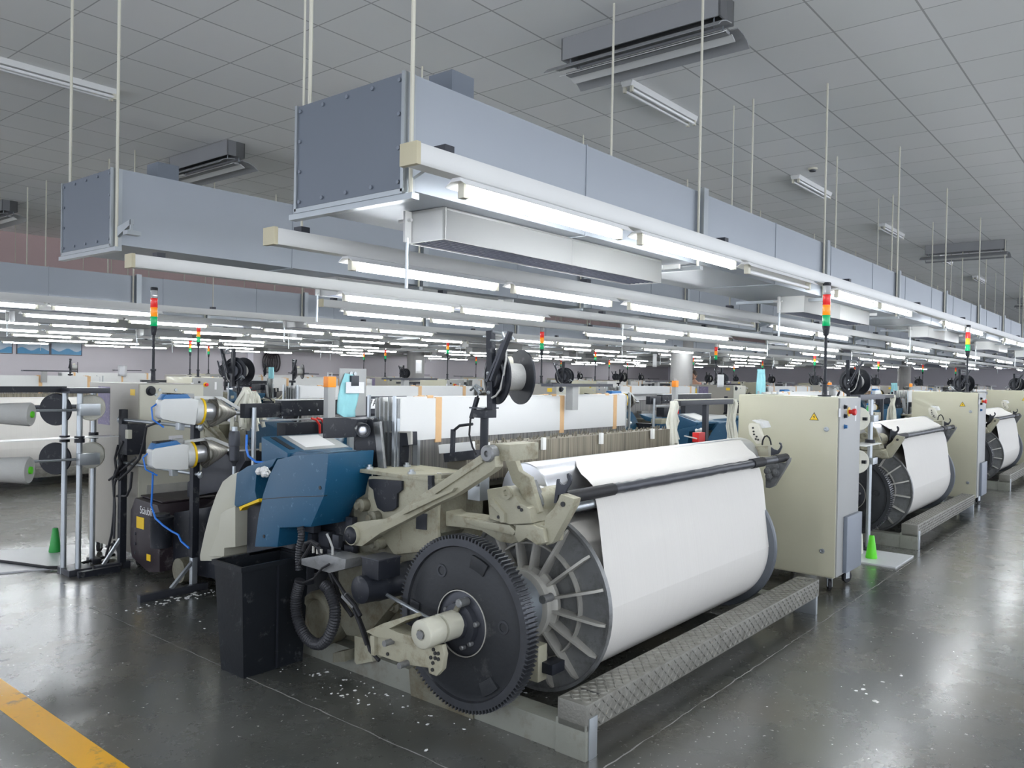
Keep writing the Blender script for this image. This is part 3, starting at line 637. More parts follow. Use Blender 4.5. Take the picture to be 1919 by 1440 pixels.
# --- beam support casting and its brackets
def zz(): pass
mb = MB(); mb.prism([(2.933,0.911),(2.851,0.933),(2.770,0.898),(2.641,0.902),(2.373,0.900),(2.245,0.928),(2.172,0.921),(2.153,0.900),(2.159,0.841),(2.213,0.826),(2.281,0.847),(2.371,0.810),(2.442,0.809),(2.556,0.845),(2.639,0.846),(2.795,0.837),(2.812,0.796),(2.866,0.782),(2.920,0.742)], 'x', 2.90, 3.02)
sup = mb.build('beam_support', 'cast', R_, bev=0.008)
mb = MB().prism([(2.323,0.908),(2.233,0.923),(2.168,0.912),(2.152,0.851),(2.202,0.835),(2.262,0.858),(2.306,0.828),(2.329,0.860)], 'x', 2.87, 2.90); mb.build('support_boss', 'cast', sup, bev=0.006)
MB().prism([(2.648,0.896),(2.365,0.902),(2.326,0.878),(2.341,0.858),(2.547,0.866),(2.639,0.878)], 'x', 2.875, 2.90).build('support_rib', 'cast', sup, bev=0.004)
mb = MB().prism([(2.503,1.055),(2.408,1.074),(2.353,1.058),(2.299,1.011),(2.246,0.994),(2.230,0.929),(2.358,0.906),(2.484,0.917)], 'x', 2.87, 3.04); cb_ = mb.build('rest_bracket', 'cast', R_, bev=0.006, label='cream cast bracket with ribs')
p = (2.868,2.374,1.053); MB().lathe(p, (-1, 0, 0), [(0, 0.032), (0.015, 0.032), (0.015, 0.015), (0.004, 0.012)], 20).build('bracket_eye', 'cast', cb_)
for p in [(2.868,2.304,0.993),(2.868,2.288,0.983),(2.868,2.425,0.933)]: MB().cyl((p[0]-0.004, p[1], p[2]), (p[0], p[1], p[2]), 0.008, n=10).build('bolt_hole', 'dot', cb_)
MB().prism([(2.461,1.019),(2.381,0.956),(2.380,0.915),(2.403,0.912),(2.412,0.953),(2.468,0.988)], 'x', 2.855, 2.875).build('bracket_rib', 'cast', cb_)
fb = MB().prism([(2.180,0.960),(2.131,1.006),(2.093,1.073),(2.020,1.060),(2.027,1.030),(2.134,0.851),(2.170,0.831),(2.179,0.897)], 'x', 2.90, 2.955).build('fork_bracket', 'cast', R_, bev=0.005)
p = (2.898,2.078,1.030); MB().cyl((p[0]-0.003, p[1], p[2]), (p[0]+0.003, p[1], p[2]), 0.012, n=14).build('bolt_hole', 'dot', fb)
FK = [(2.171,1.017),(2.158,1.124),(2.154,1.130),(2.147,1.130),(2.145,1.118),(2.131,1.107),(2.115,1.106),(2.102,1.114),(2.095,1.130),(2.101,1.143),(2.102,1.157),(2.094,1.162),(2.081,1.150),(2.077,1.132),(2.082,1.113),(2.101,1.087),(2.110,1.065),(2.147,1.058),(2.156,1.019)]
MB().prism(FK, 'x', 2.955, 2.967).build('beam_fork', 'charcoal', R_, bev=0.002)
MB().prism([(2.322,1.107),(2.294,1.111),(2.247,1.037),(2.236,1.005),(2.246,0.982),(2.277,0.995)], 'x', 2.955, 2.985).build('grey_link', 'alu', R_, bev=0.003)
p = Vector((3.020,2.286,1.011)); MB().lathe(p, (1, 0, 0), [(-0.05, 0.05), (0.0, 0.062), (0.12, 0.062), (0.13, 0.05)], 24).build('bearing_cup', 'cast', R_)
p = Vector((3.020,2.297,1.049)); MB().ball(p, 0.03, 10).build('lint_tuft', 'lint', R_)
# --- whip roll and rear guide pipe
WY, WZ = 2.44, 1.022
MB().lathe((3.08, WY, WZ), (1, 0, 0), [(0, 0.10), (0, 0.143), (0.004, 0.148), (2.54, 0.148), (2.545, 0.143), (2.545, 0.05)], 64).build('whip_roll', 'steel', R_)
MB().lathe((3.085, WY, WZ), (1, 0, 0), [(0.0, 0.134), (0.0, 0.03), (-0.02, 0.03)], 32).build('roll_end', 'charcoal', R_)
MB().cyl((5.62, WY, WZ), (5.78, WY, WZ), 0.045, n=20).build('roll_journal', 'cast', R_)
mb = MB(); pts = []; rr = random.Random(4)
for k in range(66): pts.append((2.965+2.68*k/65, 2.115+rr.uniform(-.002, .002), 1.047+rr.uniform(-.002, .002)))
mb.tube(pts, 0.027, 12); gp = mb.build('guide_pipe', 'charcoal', R_)
mb = MB(); pts = [(2.965+0.40*k/8, 2.115, 1.047) for k in range(9)]; mb.tube(pts, 0.031, 12).build('foam_wrap', 'rubber', gp); MB().tube([(5.05+0.09*k, 2.115, 1.047) for k in range(3)], 0.033, 12).build('foam_wrap', 'rubber', gp); MB().tube([(5.45+0.05*k, 2.115, 1.047) for k in range(5)], 0.030, 12).build('foam_wrap', 'rubber', gp)
MB().tube([(3.05, 2.150, 0.985), (3.5, 2.150, 0.985)], 0.022, 12).build('lower_bar', 'zinc', R_)
# --- warp sheet over pipe and roll, down to the beam
th = []
prof = [(2.028, 0.50, 3.20, 5.165), (2.055, 0.70, 3.205, 5.17), (2.095, 0.92, 3.215, 5.20), (2.125, 1.00, 3.235, 5.215), (2.150, 1.03, 3.245, 5.225), (2.155, 1.07, 3.25, 5.24)]
prof += [(2.20, 1.094, 3.27, 5.29), (2.26, 1.115, 3.30, 5.34), (2.33, 1.143, 3.36, 5.42), (2.39, 1.163, 3.44, 5.50), (2.44, 1.171, 3.50, 5.55), (2.50, 1.160, 3.55, 5.58), (2.7, 1.12, 3.57, 5.58), (2.98, 1.06, 3.57, 5.58)]
rows = []
for (y, z, xa, xb) in prof: rows.append([(xa+(xb-xa)*k/24, y, z) for k in range(25)])
MB().sheet(rows).build('warp_sheet', 'warp', R_, smooth=60)
# --- tension arm
TA = [(3.310,0.771),(3.270,0.804),(3.220,0.829),(3.006,0.874),(2.887,0.930),(2.807,0.992),(2.662,1.074),(2.377,1.243),(2.333,1.275),(2.295,1.249),(2.290,1.193),(2.308,1.175),(2.530,1.043),(2.669,0.980),(2.876,0.875),(3.042,0.796),(3.177,0.711),(3.257,0.706),(3.310,0.732)]
ta = MB().prism(TA, 'x', 2.68, 2.735).build('tension_arm', 'cast', R_, bev=0.006)
MB().prism([(2.660,1.048),(2.360,1.219),(2.353,1.210),(2.647,1.036)], 'x', 2.665, 2.69).build('arm_rib', 'cast', ta, bev=0.002)
MB().prism([(2.875,0.917),(2.796,0.972),(2.513,1.081),(2.529,1.062),(2.659,1.003),(2.848,0.917)], 'x', 2.655, 2.69).build('arm_web', 'cast', ta, bev=0.004)
p = Vector((2.660,3.242,0.761)); MB().lathe(p, (-1, 0, 0), [(-0.05, 0.046), (0.0, 0.046), (0.008, 0.040), (0.014, 0.032), (0.014, 0.008), (0.022, 0.005)], 28).build('arm_end_cap', 'black', ta)
MB().lathe(p, (1, 0, 0), [(0, 0.05), (0.11, 0.05)], 28).build('arm_eye', 'cast', ta)
p = Vector((2.670,2.331,1.250)); MB().lathe(p, (-1, 0, 0), [(-0.04, 0.038), (0.0, 0.038), (0.006, 0.032), (0.006, 0.014), (-0.006, 0.012)], 24).build('upper_eye', 'alu', ta)
mb = MB().bar((2.72, p.y-0.045, p.z+0.005), (2.93, p.y-0.045, p.z+0.005), 0.085, 0.075); mb.build('cross_block', 'cast', R_, bev=0.006)
MB().prism([(2.478,1.256),(2.406,1.261),(2.350,1.151),(2.288,1.127),(2.225,0.974),(2.262,0.946),(2.324,1.028),(2.348,1.067),(2.387,1.093),(2.436,1.192)], 'x', 2.92, 2.955).build('upper_link', 'cast', R_, bev=0.005)
# --- metal bracket and post below the reel
MB().box(2.93, 3.0, 2.60, 2.68, 0.98, 1.13).build('post_base', 'zinc', R_, bev=0.003)
for z in (1.06,): 
    for y in (2.615, 2.665): MB().cyl((2.932, y, z), (2.92, y, z), 0.010, n=8).build('bolt', 'alu', R_)
# --- blue end cover
BC = [(4.042,0.588),(4.013,0.751),(3.967,0.896),(3.905,1.015),(3.832,1.107),(3.689,1.139),(3.551,1.158),(3.381,1.174),(3.392,1.063),(3.413,0.950),(3.522,0.772),(3.802,0.729),(3.818,0.621)]
bc = MB().prism(BC, 'x', 2.62, 2.93).build('blue_cover', 'blue', R_, bev=0.008)
mb = MB(); mb.prism([(3.969,0.872),(3.741,0.909),(3.410,0.952),(3.411,0.948),(3.741,0.905),(3.970,0.867)], 'x', 2.6185, 2.64); mb.build('cover_seam', 'dot', bc)
for p in [(2.618,3.444,0.989),(2.618,3.947,0.662)]: MB().cyl((p[0]-0.002, p[1], p[2]), (p[0]+0.004, p[1], p[2]), 0.010, n=12).build('bolt_hole', 'dot', bc)
ib = MB().prism([(4.464,0.960),(4.343,1.015),(4.044,1.087),(4.088,1.037),(4.155,0.998),(4.247,0.990),(4.262,0.874),(4.241,0.822),(4.459,0.750),(4.484,0.760)], 'x', 2.76, 3.10).build('inner_cover', 'blue', R_, bev=0.006)
MB().prism([(4.408,0.759),(4.198,0.834),(4.195,0.816),(4.362,0.761),(4.395,0.737)], 'x', 2.745, 2.79).build('yellow_edge', 'yellow', R_, label='yellow edging strip')
p = Vector((2.700,4.080,1.011)); mb = MB(); rr = random.Random(2)
for k in range(9): mb.ball((p.x+rr.uniform(-.03, .03), p.y+rr.uniform(-.05, .05), p.z+rr.uniform(-.03, .02)), rr.uniform(.015, .028), 8)
mb.build('lint_heap', 'lint', R_)
fa = MB().prism([(5.029,0.353),(4.976,0.503),(4.910,0.652),(4.838,0.778),(4.760,0.874),(4.662,0.927),(4.561,0.960),(4.575,0.736),(4.657,0.705),(4.728,0.667),(4.742,0.445),(4.747,0.354),(5.028,0.308)], 'x', 2.84, 3.20).build('beige_fairing', 'fairing', R_, bev=0.02, label='curved beige end fairing')
MB().prism([(4.711,0.674),(4.640,0.708),(4.539,0.741),(4.532,0.485),(4.660,0.459),(4.661,0.405),(4.845,0.376),(4.726,0.575)], 'x', 2.80, 3.18).build('lower_fairing', 'fairing', fa, bev=0.008)
# --- control terminal with pale screen behind the cover
tm = MB().prism([(4.57, 1.17), (4.28, 1.085), (4.28, 1.02), (4.56, 0.93)], 'x', 3.0, 3.52).build('control_terminal', 'blue', R_, bev=0.008)
def slope(y): return 1.17-(4.57-y)*0.085/0.29
def pl(x0, x1, y0, y1, dz): return MB().add([(x0, y0, slope(y0)+dz), (x1, y0, slope(y0)+dz), (x1, y1, slope(y1)+dz), (x0, y1, slope(y1)+dz), (x0, y0, slope(y0)-0.004), (x1, y0, slope(y0)-0.004), (x1, y1, slope(y1)-0.004), (x0, y1, slope(y1)-0.004)], [(0, 1, 2, 3), (7, 6, 5, 4), (0, 4, 5, 1), (1, 5, 6, 2), (2, 6, 7, 3), (3, 7, 4, 0)])
pl(3.14, 3.50, 4.30, 4.55, 0.004).build('bezel', 'cabgrey', tm); pl(3.18, 3.42, 4.34, 4.53, 0.006).build('screen', 'screen', tm)
pl(3.05, 3.09, 4.33, 4.54, 0.003).build('finger_slot', 'black', tm)
MB().prism([(4.30, 1.07), (4.20, 1.10), (4.02, 1.10), (3.90, 1.04), (3.90, 1.0), (4.30, 1.0)], 'x', 3.02, 3.35).build('knee_cover', 'blue', R_, bev=0.01)
# --- black housing, sensor tube and shields above the frame
hb = MB().prism([(3.800,1.331),(3.596,1.343),(3.495,1.338),(3.499,1.239),(3.652,1.224),(3.797,1.213)], 'x', 2.90, 3.05).build('black_housing', 'black', R_, bev=0.006)
p = Vector((2.840,3.372,1.286)); MB().lathe(p, (-0.55, -0.83, 0), [(-0.12, 0.036), (0.02, 0.040), (0.03, 0.038), (0.028, 0.028), (0.0, 0.026)], 24).build('air_nozzle_tube', 'black', R_)
MB().lathe(p, (-0.55, -0.83, 0), [(0.0, 0.027), (0.004, 0.018)], 20).build('tube_lining', 'steel', R_)
MB().prism([(3.540,1.331),(3.451,1.337),(3.396,1.048),(3.537,1.043),(3.583,1.142),(3.607,1.197),(3.539,1.254)], 'x', 2.975, 3.015).build('black_plate', 'black', R_, bev=0.003)
MB().prism([(3.420,1.323),(3.372,1.330),(3.322,1.057),(3.370,1.048)], 'x', 2.955, 2.974).build('lint_strap', 'alu', R_, bev=0.002)
MB().prism([(3.458,1.262),(3.262,1.274),(3.257,1.199),(3.324,1.190),(3.330,1.049),(3.417,1.041)], 'x', 3.08, 3.14).build('black_guard', 'black', R_, bev=0.004)
MB().prism([(3.447,1.266),(3.242,1.278),(3.240,1.206),(3.258,1.202),(3.271,1.268),(3.446,1.260)], 'x', 3.07, 3.085).build('guard_edge', 'rib', R_)
MB().prism([(3.562,1.166),(3.380,1.181),(3.376,1.125),(3.442,1.115),(3.561,1.126)], 'x', 3.3, 3.34).build('blue_tray', 'bluelight', R_)
for xx in (1225, 1440): pass
MB().box(3.18, 3.20, 3.30, 3.34, 1.0, 1.22).build('stand_leg', 'zinc', R_)
# --- warp stop motion: drop wires in a long bank, then healds and frames
rr = random.Random(8)
MB().box(3.28, 5.62, 3.02, 3.16, 1.0, 1.20).build('dropper_bank', 'dropper', R_)
mb = MB()
for k in range(210):
    x = 3.29+2.32*k/209; y = 3.03+rr.uniform(0, 0.12); mb.box(x, x+0.006, y, y+0.004, 1.19, 1.205+rr.uniform(0, 0.022))
db = mb.build('drop_wires', 'dropper', R_); db['kind'] = 'stuff'
for x in (3.42, 3.95, 4.6, 5.3): MB().box(x, x+0.03, 2.99, 3.01, 1.14, 1.215).build('separator_pin', 'white', R_)
for k in range(6):
    y = 3.34+k*0.036; hf = MB(); x0, x1 = 3.06, 5.50; zt = 1.455+[0, -.012, .008, -.02, .005, 0][k]
    hf.box(x0, x1, y, y+0.010, zt-0.11, zt)
    h = hf.build('heald_frame', 'white', R_)
    MB().box(x0, x0+0.02, y, y+0.010, 0.9, zt).build('frame_end', 'zinc', h); MB().box(x1-0.02, x1, y, y+0.010, 0.9, zt).build('frame_end', 'zinc', h)
    if k == 0:
        MB().box(x0+0.02, x1-0.02, y-0.001, y+0.008, zt-0.24, zt-0.11).build('heald_bar', 'white', h)
    for x in (3.36, 4.60, 5.30): MB().box(x, x+0.05, y-0.002, y+0.012, zt-0.26, zt+0.006).build('tan_spacer', 'tan', h)
MB().box(3.08, 5.48, 3.345, 3.56, 0.92, 1.24).build('healds', 'heald', R_)
for x in (3.03, 5.53):
    for y in (3.33, 3.545): MB().box(x, x+0.012, y, y+0.018, 1.0, 1.47).build('frame_guide', 'zinc', R_)
for x in (4.62,): 
    MB().box(x-0.01, x+0.06, 3.24, 3.30, 1.36, 1.53).build('guide_hanger', 'cabgrey', R_, bev=0.004)
MB().box(4.35, 5.1, 3.22, 3.32, 1.525, 1.545).build('top_rail', 'charcoal', R_)
# --- body of the loom: cross beams, drive box, weaving side
MB().box(3.05, 5.40, 2.92, 3.02, 0.30, 0.72).build('rear_cross_beam', 'castdirty', R_, bev=0.01)
MB().box(3.05, 5.40, 3.55, 3.70, 0.25, 0.85).build('middle_cross_beam', 'castdirty', R_, bev=0.01)
MB().box(3.05, 3.30, 2.90, 4.20, 0.30, 1.0).build('drive_box', 'castdirty', R_, bev=0.015)
MB().box(3.25, 5.45, 3.72, 3.80, 0.98, 1.10).build('reed', 'heald', R_)
MB().sheet([[(3.35, 3.8, 1.0), (5.4, 3.8, 1.0)], [(3.35, 4.12, 1.0), (5.4, 4.12, 1.0)], [(3.35, 4.17, 0.96), (5.4, 4.17, 0.96)], [(3.35, 4.12, 0.4), (5.4, 4.12, 0.4)]]).build('woven_cloth', 'white', R_)
MB().lathe((3.3, 4.0, 0.30), (1, 0, 0), [(0, 0.16), (2.1, 0.16)], 32).build('cloth_roll', 'white', R_)
MB().box(5.45, 5.66, 2.75, 4.15, 0.12, 1.0).build('right_frame', 'castdirty', R_, bev=0.01)
MB().prism([(3.55, 0.98), (4.25, 0.98), (4.45, 0.85), (4.40, 0.5), (3.55, 0.5)][::-1], 'x', 5.50, 5.95).build('right_cover', 'blue', R_, bev=0.02)
MB().box(3.15, 5.5, 4.20, 4.28, 0.86, 0.96).build('breast_beam', 'blue', R_, bev=0.01)
# --- right hand end of the whip roll
PLT = [(2.394,1.255),(2.388,1.275),(2.364,1.281),(2.321,1.276),(2.279,1.167),(2.298,1.138),(2.329,1.129),(2.356,1.162),(2.384,1.195)]
rp = MB().prism(PLT, 'x', 5.64, 5.68).build('right_link', 'offwhite', R_, bev=0.004)
for p in [(5.638,2.356,1.245),(5.638,2.351,1.219),(5.638,2.347,1.198),(5.638,2.327,1.183),(5.638,2.333,1.165),(5.638,2.315,1.161)]: MB().cyl((p[0]-0.004, p[1], p[2]), (p[0]+0.002, p[1], p[2]), 0.007, n=8).build('bolt_hole', 'dot', rp)
MB().prism([(2.385,1.296),(2.363,1.303),(2.304,1.293),(2.283,1.247),(2.312,1.241),(2.331,1.272)], 'x', 5.68, 5.80).build('link_cap', 'white', R_, bev=0.005)
MB().prism([(2.328,1.112),(2.227,1.123),(2.221,1.051),(2.309,1.044)], 'x', 5.60, 5.72).build('bearing_block', 'cast', R_, bev=0.005)
MB().prism([(2.203,1.118),(2.181,1.104),(2.155,1.098),(2.140,1.116),(2.134,1.135),(2.147,1.148),(2.142,1.156),(2.130,1.150),(2.122,1.125),(2.136,1.091),(2.150,1.071),(2.202,1.056)], 'x', 5.595, 5.608).build('beam_fork', 'charcoal', R_, bev=0.002)
MB().prism([(2.234,0.996),(2.137,1.012),(2.095,1.016),(2.060,1.054),(2.066,1.023),(2.168,0.844),(2.202,0.825),(2.230,0.827)], 'x', 5.58, 5.62).build('fork_bracket', 'alu', R_, bev=0.004)
for p in [(5.575,2.158,0.992),(5.575,2.157,0.942),(5.575,2.204,0.910),(5.575,2.215,0.947)]: MB().lathe(p, (-1, 0, 0), [(-0.02, 0.026), (0.008, 0.026), (0.01, 0.012), (0.018, 0.012)], 12).build('grey_nut', 'alu', R_)
MB().tube([(5.62, y, z) for y, z in [(2.277,1.126),(2.273,1.161),(2.261,1.187),(2.243,1.195),(2.226,1.181),(2.216,1.156),(2.211,1.131)]], 0.006, 8).build('loop_cable', 'rubber', R_)
MB().box(5.20, 5.30, 2.10, 2.16, 0.36, 0.42).build('beam_lock', 'charcoal', R_, bev=0.004)
MB().box(5.17, 5.23, 2.08, 2.14, 0.30, 0.46).build('lock_plate', 'rib', R_, bev=0.004)
# left beam lock near the floor
p = Vector((3.000,2.275,0.236)); MB().box(p.x-0.03, p.x+0.04, p.y-0.02, p.y+0.05, p.z-0.07, p.z+0.10).build('beam_lock', 'cast', R_, bev=0.006)
MB().box(p.x+0.0, p.x+0.10, p.y-0.08, p.y-0.01, p.z-0.03, p.z+0.02).build('lock_latch', 'black', R_, bev=0.004)
# --- hoses, valve block, cables on the drive side
hc = [(3.550,0.488),(3.571,0.440),(3.586,0.393),(3.587,0.337),(3.572,0.285),(3.539,0.237),(3.489,0.198),(3.426,0.182),(3.365,0.191),(3.311,0.232),(3.275,0.293),(3.255,0.350),(3.256,0.403),(3.278,0.446),(3.313,0.488),(3.356,0.506)]
pts = []
for i in range(len(hc)-1):
    for k in range(8): f = k/8; pts.append((2.58+0.0*i, hc[i][0]*(1-f)+hc[i+1][0]*f, hc[i][1]*(1-f)+hc[i+1][1]*f))
for _ in range(3): pts = [pts[0]]+[tuple((Vector(pts[i-1])+Vector(pts[i])*2+Vector(pts[i+1]))/4) for i in range(1, len(pts)-1)]+[pts[-1]]
MB().tube(pts, 0.031, 14, ridge=0.84).build('ribbed_hose', 'hose', R_, smooth=20)
vb = MB().prism([(3.490,0.622),(3.283,0.676),(3.128,0.675),(3.135,0.627),(3.256,0.586),(3.489,0.590)], 'x', 2.54, 2.66).build('valve_block', 'alu', R_, bev=0.004)
for p in [(2.560,3.415,0.661),(2.560,3.381,0.661),(2.560,3.350,0.655),(2.560,3.258,0.675)]: MB().cyl(p, (p[0], p[1], p[2]+0.035), 0.007, n=8).build('valve_stem', 'rib', vb)
for i, s in enumerate(([(2.540,3.233,0.682),(2.540,3.234,0.719),(2.540,3.259,0.757),(2.540,3.281,0.780)], [(2.520,3.512,0.506),(2.520,3.441,0.508),(2.520,3.355,0.545),(2.520,3.288,0.609),(2.520,3.231,0.639)])):
    MB().tube(s, 0.006, 8).build('air_hose', 'cabgrey' if i == 0 else 'rubber', R_)
for i, s in enumerate(([(2.620,3.341,0.561),(2.620,3.255,0.490),(2.620,3.188,0.440),(2.620,3.122,0.379),(2.620,3.073,0.312),(2.620,3.032,0.228),(2.620,2.962,0.194)], [(2.600,3.298,0.550),(2.600,3.197,0.474),(2.600,3.130,0.408),(2.600,3.081,0.341),(2.600,3.032,0.259)], [(2.560,3.533,0.583),(2.560,3.455,0.671),(2.560,3.421,0.714),(2.560,3.368,0.690),(2.560,3.324,0.617)], [(2.560,3.499,0.659),(2.560,3.482,0.700),(2.560,3.430,0.718),(2.560,3.369,0.706)], [(2.640,3.402,0.580),(2.640,3.339,0.493),(2.640,3.278,0.418),(2.640,3.194,0.360)], [(2.580,3.172,0.482),(2.580,3.107,0.448),(2.580,3.059,0.401)])):
    MB().tube(s, 0.009 if i < 2 else 0.011, 8).build('cable', 'rubber', R_)
mb = MB()
for i, s in enumerate(([(2.600,3.221,0.469),(2.600,3.131,0.429)], [(2.600,3.197,0.479),(2.600,3.107,0.439)])): mb.bar(s[0], s[1], 0.02, 0.02)
mb.build('link_rods', 'alu', R_)
# ribbed duct hanging under the blue cover
pts = [(2.60, y, z) for y, z in [(3.584,0.768),(3.574,0.736),(3.575,0.702),(3.587,0.667),(3.592,0.633),(3.595,0.599),(3.594,0.566),(3.591,0.527)]]
pp = []
for i in range(len(pts)-1):
    for k in range(5): pp.append(tuple(Vector(pts[i]).lerp(Vector(pts[i+1]), k/5)))
MB().tube(pp, 0.020, 12, ridge=0.85).build('ribbed_hose', 'hose', R_, smooth=20)
mb = MB(); rr = random.Random(6)
for k in range(26):
    y = rr.uniform(3.4, 4.1); z = rr.uniform(0.45, 0.85); x = rr.uniform(2.70, 2.85); s_ = rr.uniform(.02, .06)
    mb.box(x, x+s_, y-s_, y+s_*rr.uniform(.4, 1.2), z-s_*rr.uniform(.5, 1.3), z+s_)
mb.build('drive_linkage', 'charcoal', R_, bev=0.004)
MB().box(2.86, 3.06, 3.45, 4.5, 0.25, 0.95).build('drive_casing', 'black', R_, bev=0.01)
def nudge(o):
    for v in o.data.vertices:
        w_ = v.co; ox, oy, oz = 4.2, 2.9, 0
        w_.x -= 0.03; w_.y = (w_.y+oy-GY)*0.982+GY-oy; w_.z = (w_.z-GZ)*0.982+GZ+0.006
for o in kids(loom):
    if o.name.split('.')[0] in ('gear_rim', 'gear_disc', 'gear_hub'):
        nudge(o)
        for c in kids(o): nudge(c)

# --- selvedge reel on its post, parts of the loom
p0 = Vector((3.000,2.563,1.590)); nn = Vector((0.93, -0.36, 0)); p1 = p0+nn*0.135
MB().cyl((p0.x, 2.64, 1.13), (p0.x, 2.64, 1.385), 0.021, n=16).build('reel_post', 'black', loom)
MB().box(p0.x-0.045, p0.x+0.045, 2.60, 2.68, 1.385, 1.425).build('post_clamp', 'black', loom, bev=0.003)
MB().box(p0.x-0.06, p0.x+0.05, 2.59, 2.69, 1.43, 1.437).build('clamp_plate', 'charcoal', loom)
ub = MB(); q = Vector((2.970,2.584,1.814)); q2 = Vector((2.970,2.568,1.428)); ub.bar(q2, q, 0.035, 0.03); ub.build('reel_upright', 'black', loom)
rl = MB().lathe(p0, nn, [(-0.008, 0.035), (-0.004, 0.135), (0.004, 0.137), (0.006, 0.135), (0.004, 0.03)], 40).build('reel_disc', 'black', loom)
MB().lathe(p0, nn, [(-0.012, 0.10), (-0.02, 0.10), (-0.02, 0.092), (-0.012, 0.092)], 40, caps=False).build('disc_ring', 'charcoal', rl)
MB().lathe(p0, nn, [(-0.012, 0.06), (-0.03, 0.058), (-0.03, 0.02)], 24).build('brake_drum', 'charcoal', rl)
r2_ = MB().lathe(p1, nn, [(-0.008, 0.03), (-0.006, 0.137), (0.004, 0.137), (0.006, 0.135), (0.004, 0.03)], 48).build('reel_disc', 'black', loom)
MB().lathe(p0, nn, [(0.006, 0.068), (0.06, 0.072), (0.129, 0.066)], 32).build('reel_yarn', 'greyyarn', loom, label='pale yarn wound on the reel')
MB().lathe(p0+Vector((0, 0, 0.072)), nn, [(0.02, 0.025), (0.075, 0.030), (0.08, 0.015)], 20).build('pressing_roller', 'offwhite', loom)
a1, a2 = [(2.930,2.425,1.804),(2.930,2.536,1.570)]
MB().bar(a2, a1, 0.03, 0.012).build('reel_arm', 'charcoal', loom)
a1, a2 = [(2.930,2.460,1.759),(2.930,2.560,1.567)]
MB().bar(a2, a1, 0.025, 0.012).build('reel_arm', 'charcoal', loom)
mb = MB(); pts = [(2.950,2.549,1.807),(2.950,2.491,1.799),(2.950,2.474,1.765),(2.950,2.424,1.774)]; mb.tube(pts, 0.008, 8); mb.tube([(2.950,2.565,1.766),(2.950,2.504,1.760),(2.950,2.464,1.780)], 0.006, 8); mb.build('tension_link', 'zinc', loom)
MB().tube([(2.950,2.464,1.760),(2.950,2.465,1.678),(2.950,2.477,1.607),(2.950,2.498,1.529),(2.950,2.525,1.498),(2.950,2.552,1.486)], 0.005, 8).build('yarn_cord', 'greyyarn', loom)
MB().tube([(2.970,2.660,1.493),(2.970,2.684,1.432),(2.970,2.707,1.375),(2.970,2.713,1.297),(2.970,2.690,1.237),(2.970,2.664,1.202)], 0.005, 8).build('reel_cable', 'rubber', loom)
MB().bar(*[(2.970,2.663,1.485),(2.970,2.700,1.380)], 0.018, 0.018).build('cable_grip', 'black', loom)
MB().tube([Vector(q_) for q_ in [(3.000,2.673,1.503),(3.000,2.710,1.535),(3.000,2.738,1.518),(3.000,2.699,1.546),(3.000,2.656,1.525)]], 0.007, 8).build('yarn_guide', 'zinc', loom)
for pq in [(2.930,2.561,1.605),(2.930,2.564,1.572),(2.930,2.555,1.512)]: MB().ball(pq, 0.010, 8).build('wing_nut', 'zinc', loom)
# weft guide arm just left of the reel post
MB().bar(*[(3.150,2.999,1.156),(3.150,2.995,1.300)], 0.02, 0.02).build('guide_arm', 'black', loom); MB().tube([Vector(q_) for q_ in [(3.150,2.995,1.291),(3.150,2.948,1.323),(3.150,2.856,1.336)]], 0.008, 8).build('guide_arm', 'black', loom)
for (a, b) in (((823, 833), (880, 850)), ((835, 812), (885, 822)), ((820, 850), (900, 856))):
    pass
c0, c1 = [(3.250,3.187,1.173),(3.250,2.936,1.209)]
MB().bar(c0, c1, 0.03, 0.05).build('weft_detector', 'white', loom, bev=0.004)
c0, c1 = [(3.250,3.136,1.129),(3.250,2.907,1.165)]
MB().bar(c0, c1, 0.05, 0.05).build('detector_base', 'black', loom, bev=0.004)
snapshot(loom)

# ---------------------------------------------------------------- step platform of tread plate
def step():
    t = thing('step_platform', 'long tread plate step in front of the nearest loom', 'step', (4.2, 1.92, 0), 'tread plate steps along the front row')
    mb = MB(); mb.box(2.765, 5.60, 1.845, 1.992, 0.118, 0.235)
    o = mb.build('step_box', 'tread', t, bev=0.006)
    mb = MB(); rr = random.Random(1)
    def loz(c, u, v, n):
        c, u, v, n = map(Vector, (c, u, v, n)); mb.add([c-u, c-v, c+u, c+v, c-u*0.5+n, c-v*0.3+n, c+u*0.5+n, c+v*0.3+n], [(0, 1, 5, 4), (1, 2, 6, 5), (2, 3, 7, 6), (3, 0, 4, 7), (4, 5, 6, 7)])
    nx = 88
    for i in range(nx):
        for j in range(5):
            x = 2.785+(i+0.5)*2.80/nx; y = 1.855+(j+0.5)*0.128/5; s = 1 if (i+j) % 2 else -1
            loz((x, y, 0.235), (0.0115, s*0.0115, 0), (0.0032*s, -0.0032, 0), (0, 0, 0.0036))
        for j in range(4):
            x = 2.785+(i+0.5)*2.80/nx; z = 0.124+(j+0.5)*0.106/4; s = 1 if (i+j) % 2 else -1
            loz((x, 1.845, z), (0.0115, 0, s*0.0115), (0.0032*s, 0, -0.0032), (0, -0.0036, 0))
    mb.build('raised_studs', 'tread', o)['kind'] = 'stuff'
    for x in (2.90, 5.50): MB().box(x, x+0.012, 1.875, 1.965, 0.2352, 0.2364).build('slot', 'dot', o)
    MB().box(2.765, 2.785, 1.845, 2.0, 0.0, 0.150).build('end_leg', 'rail', t, bev=0.002, label='cream end plate standing on the floor')
    MB().box(2.785, 2.845, 1.840, 1.85, 0.0, 0.175).build('end_leg', 'zinc', t, bev=0.002)
    MB().box(5.545, 5.575, 1.845, 2.0, 0.0, 0.150).build('end_leg', 'zinc', t, bev=0.002)
    return t
ST = step(); snapshot(ST)

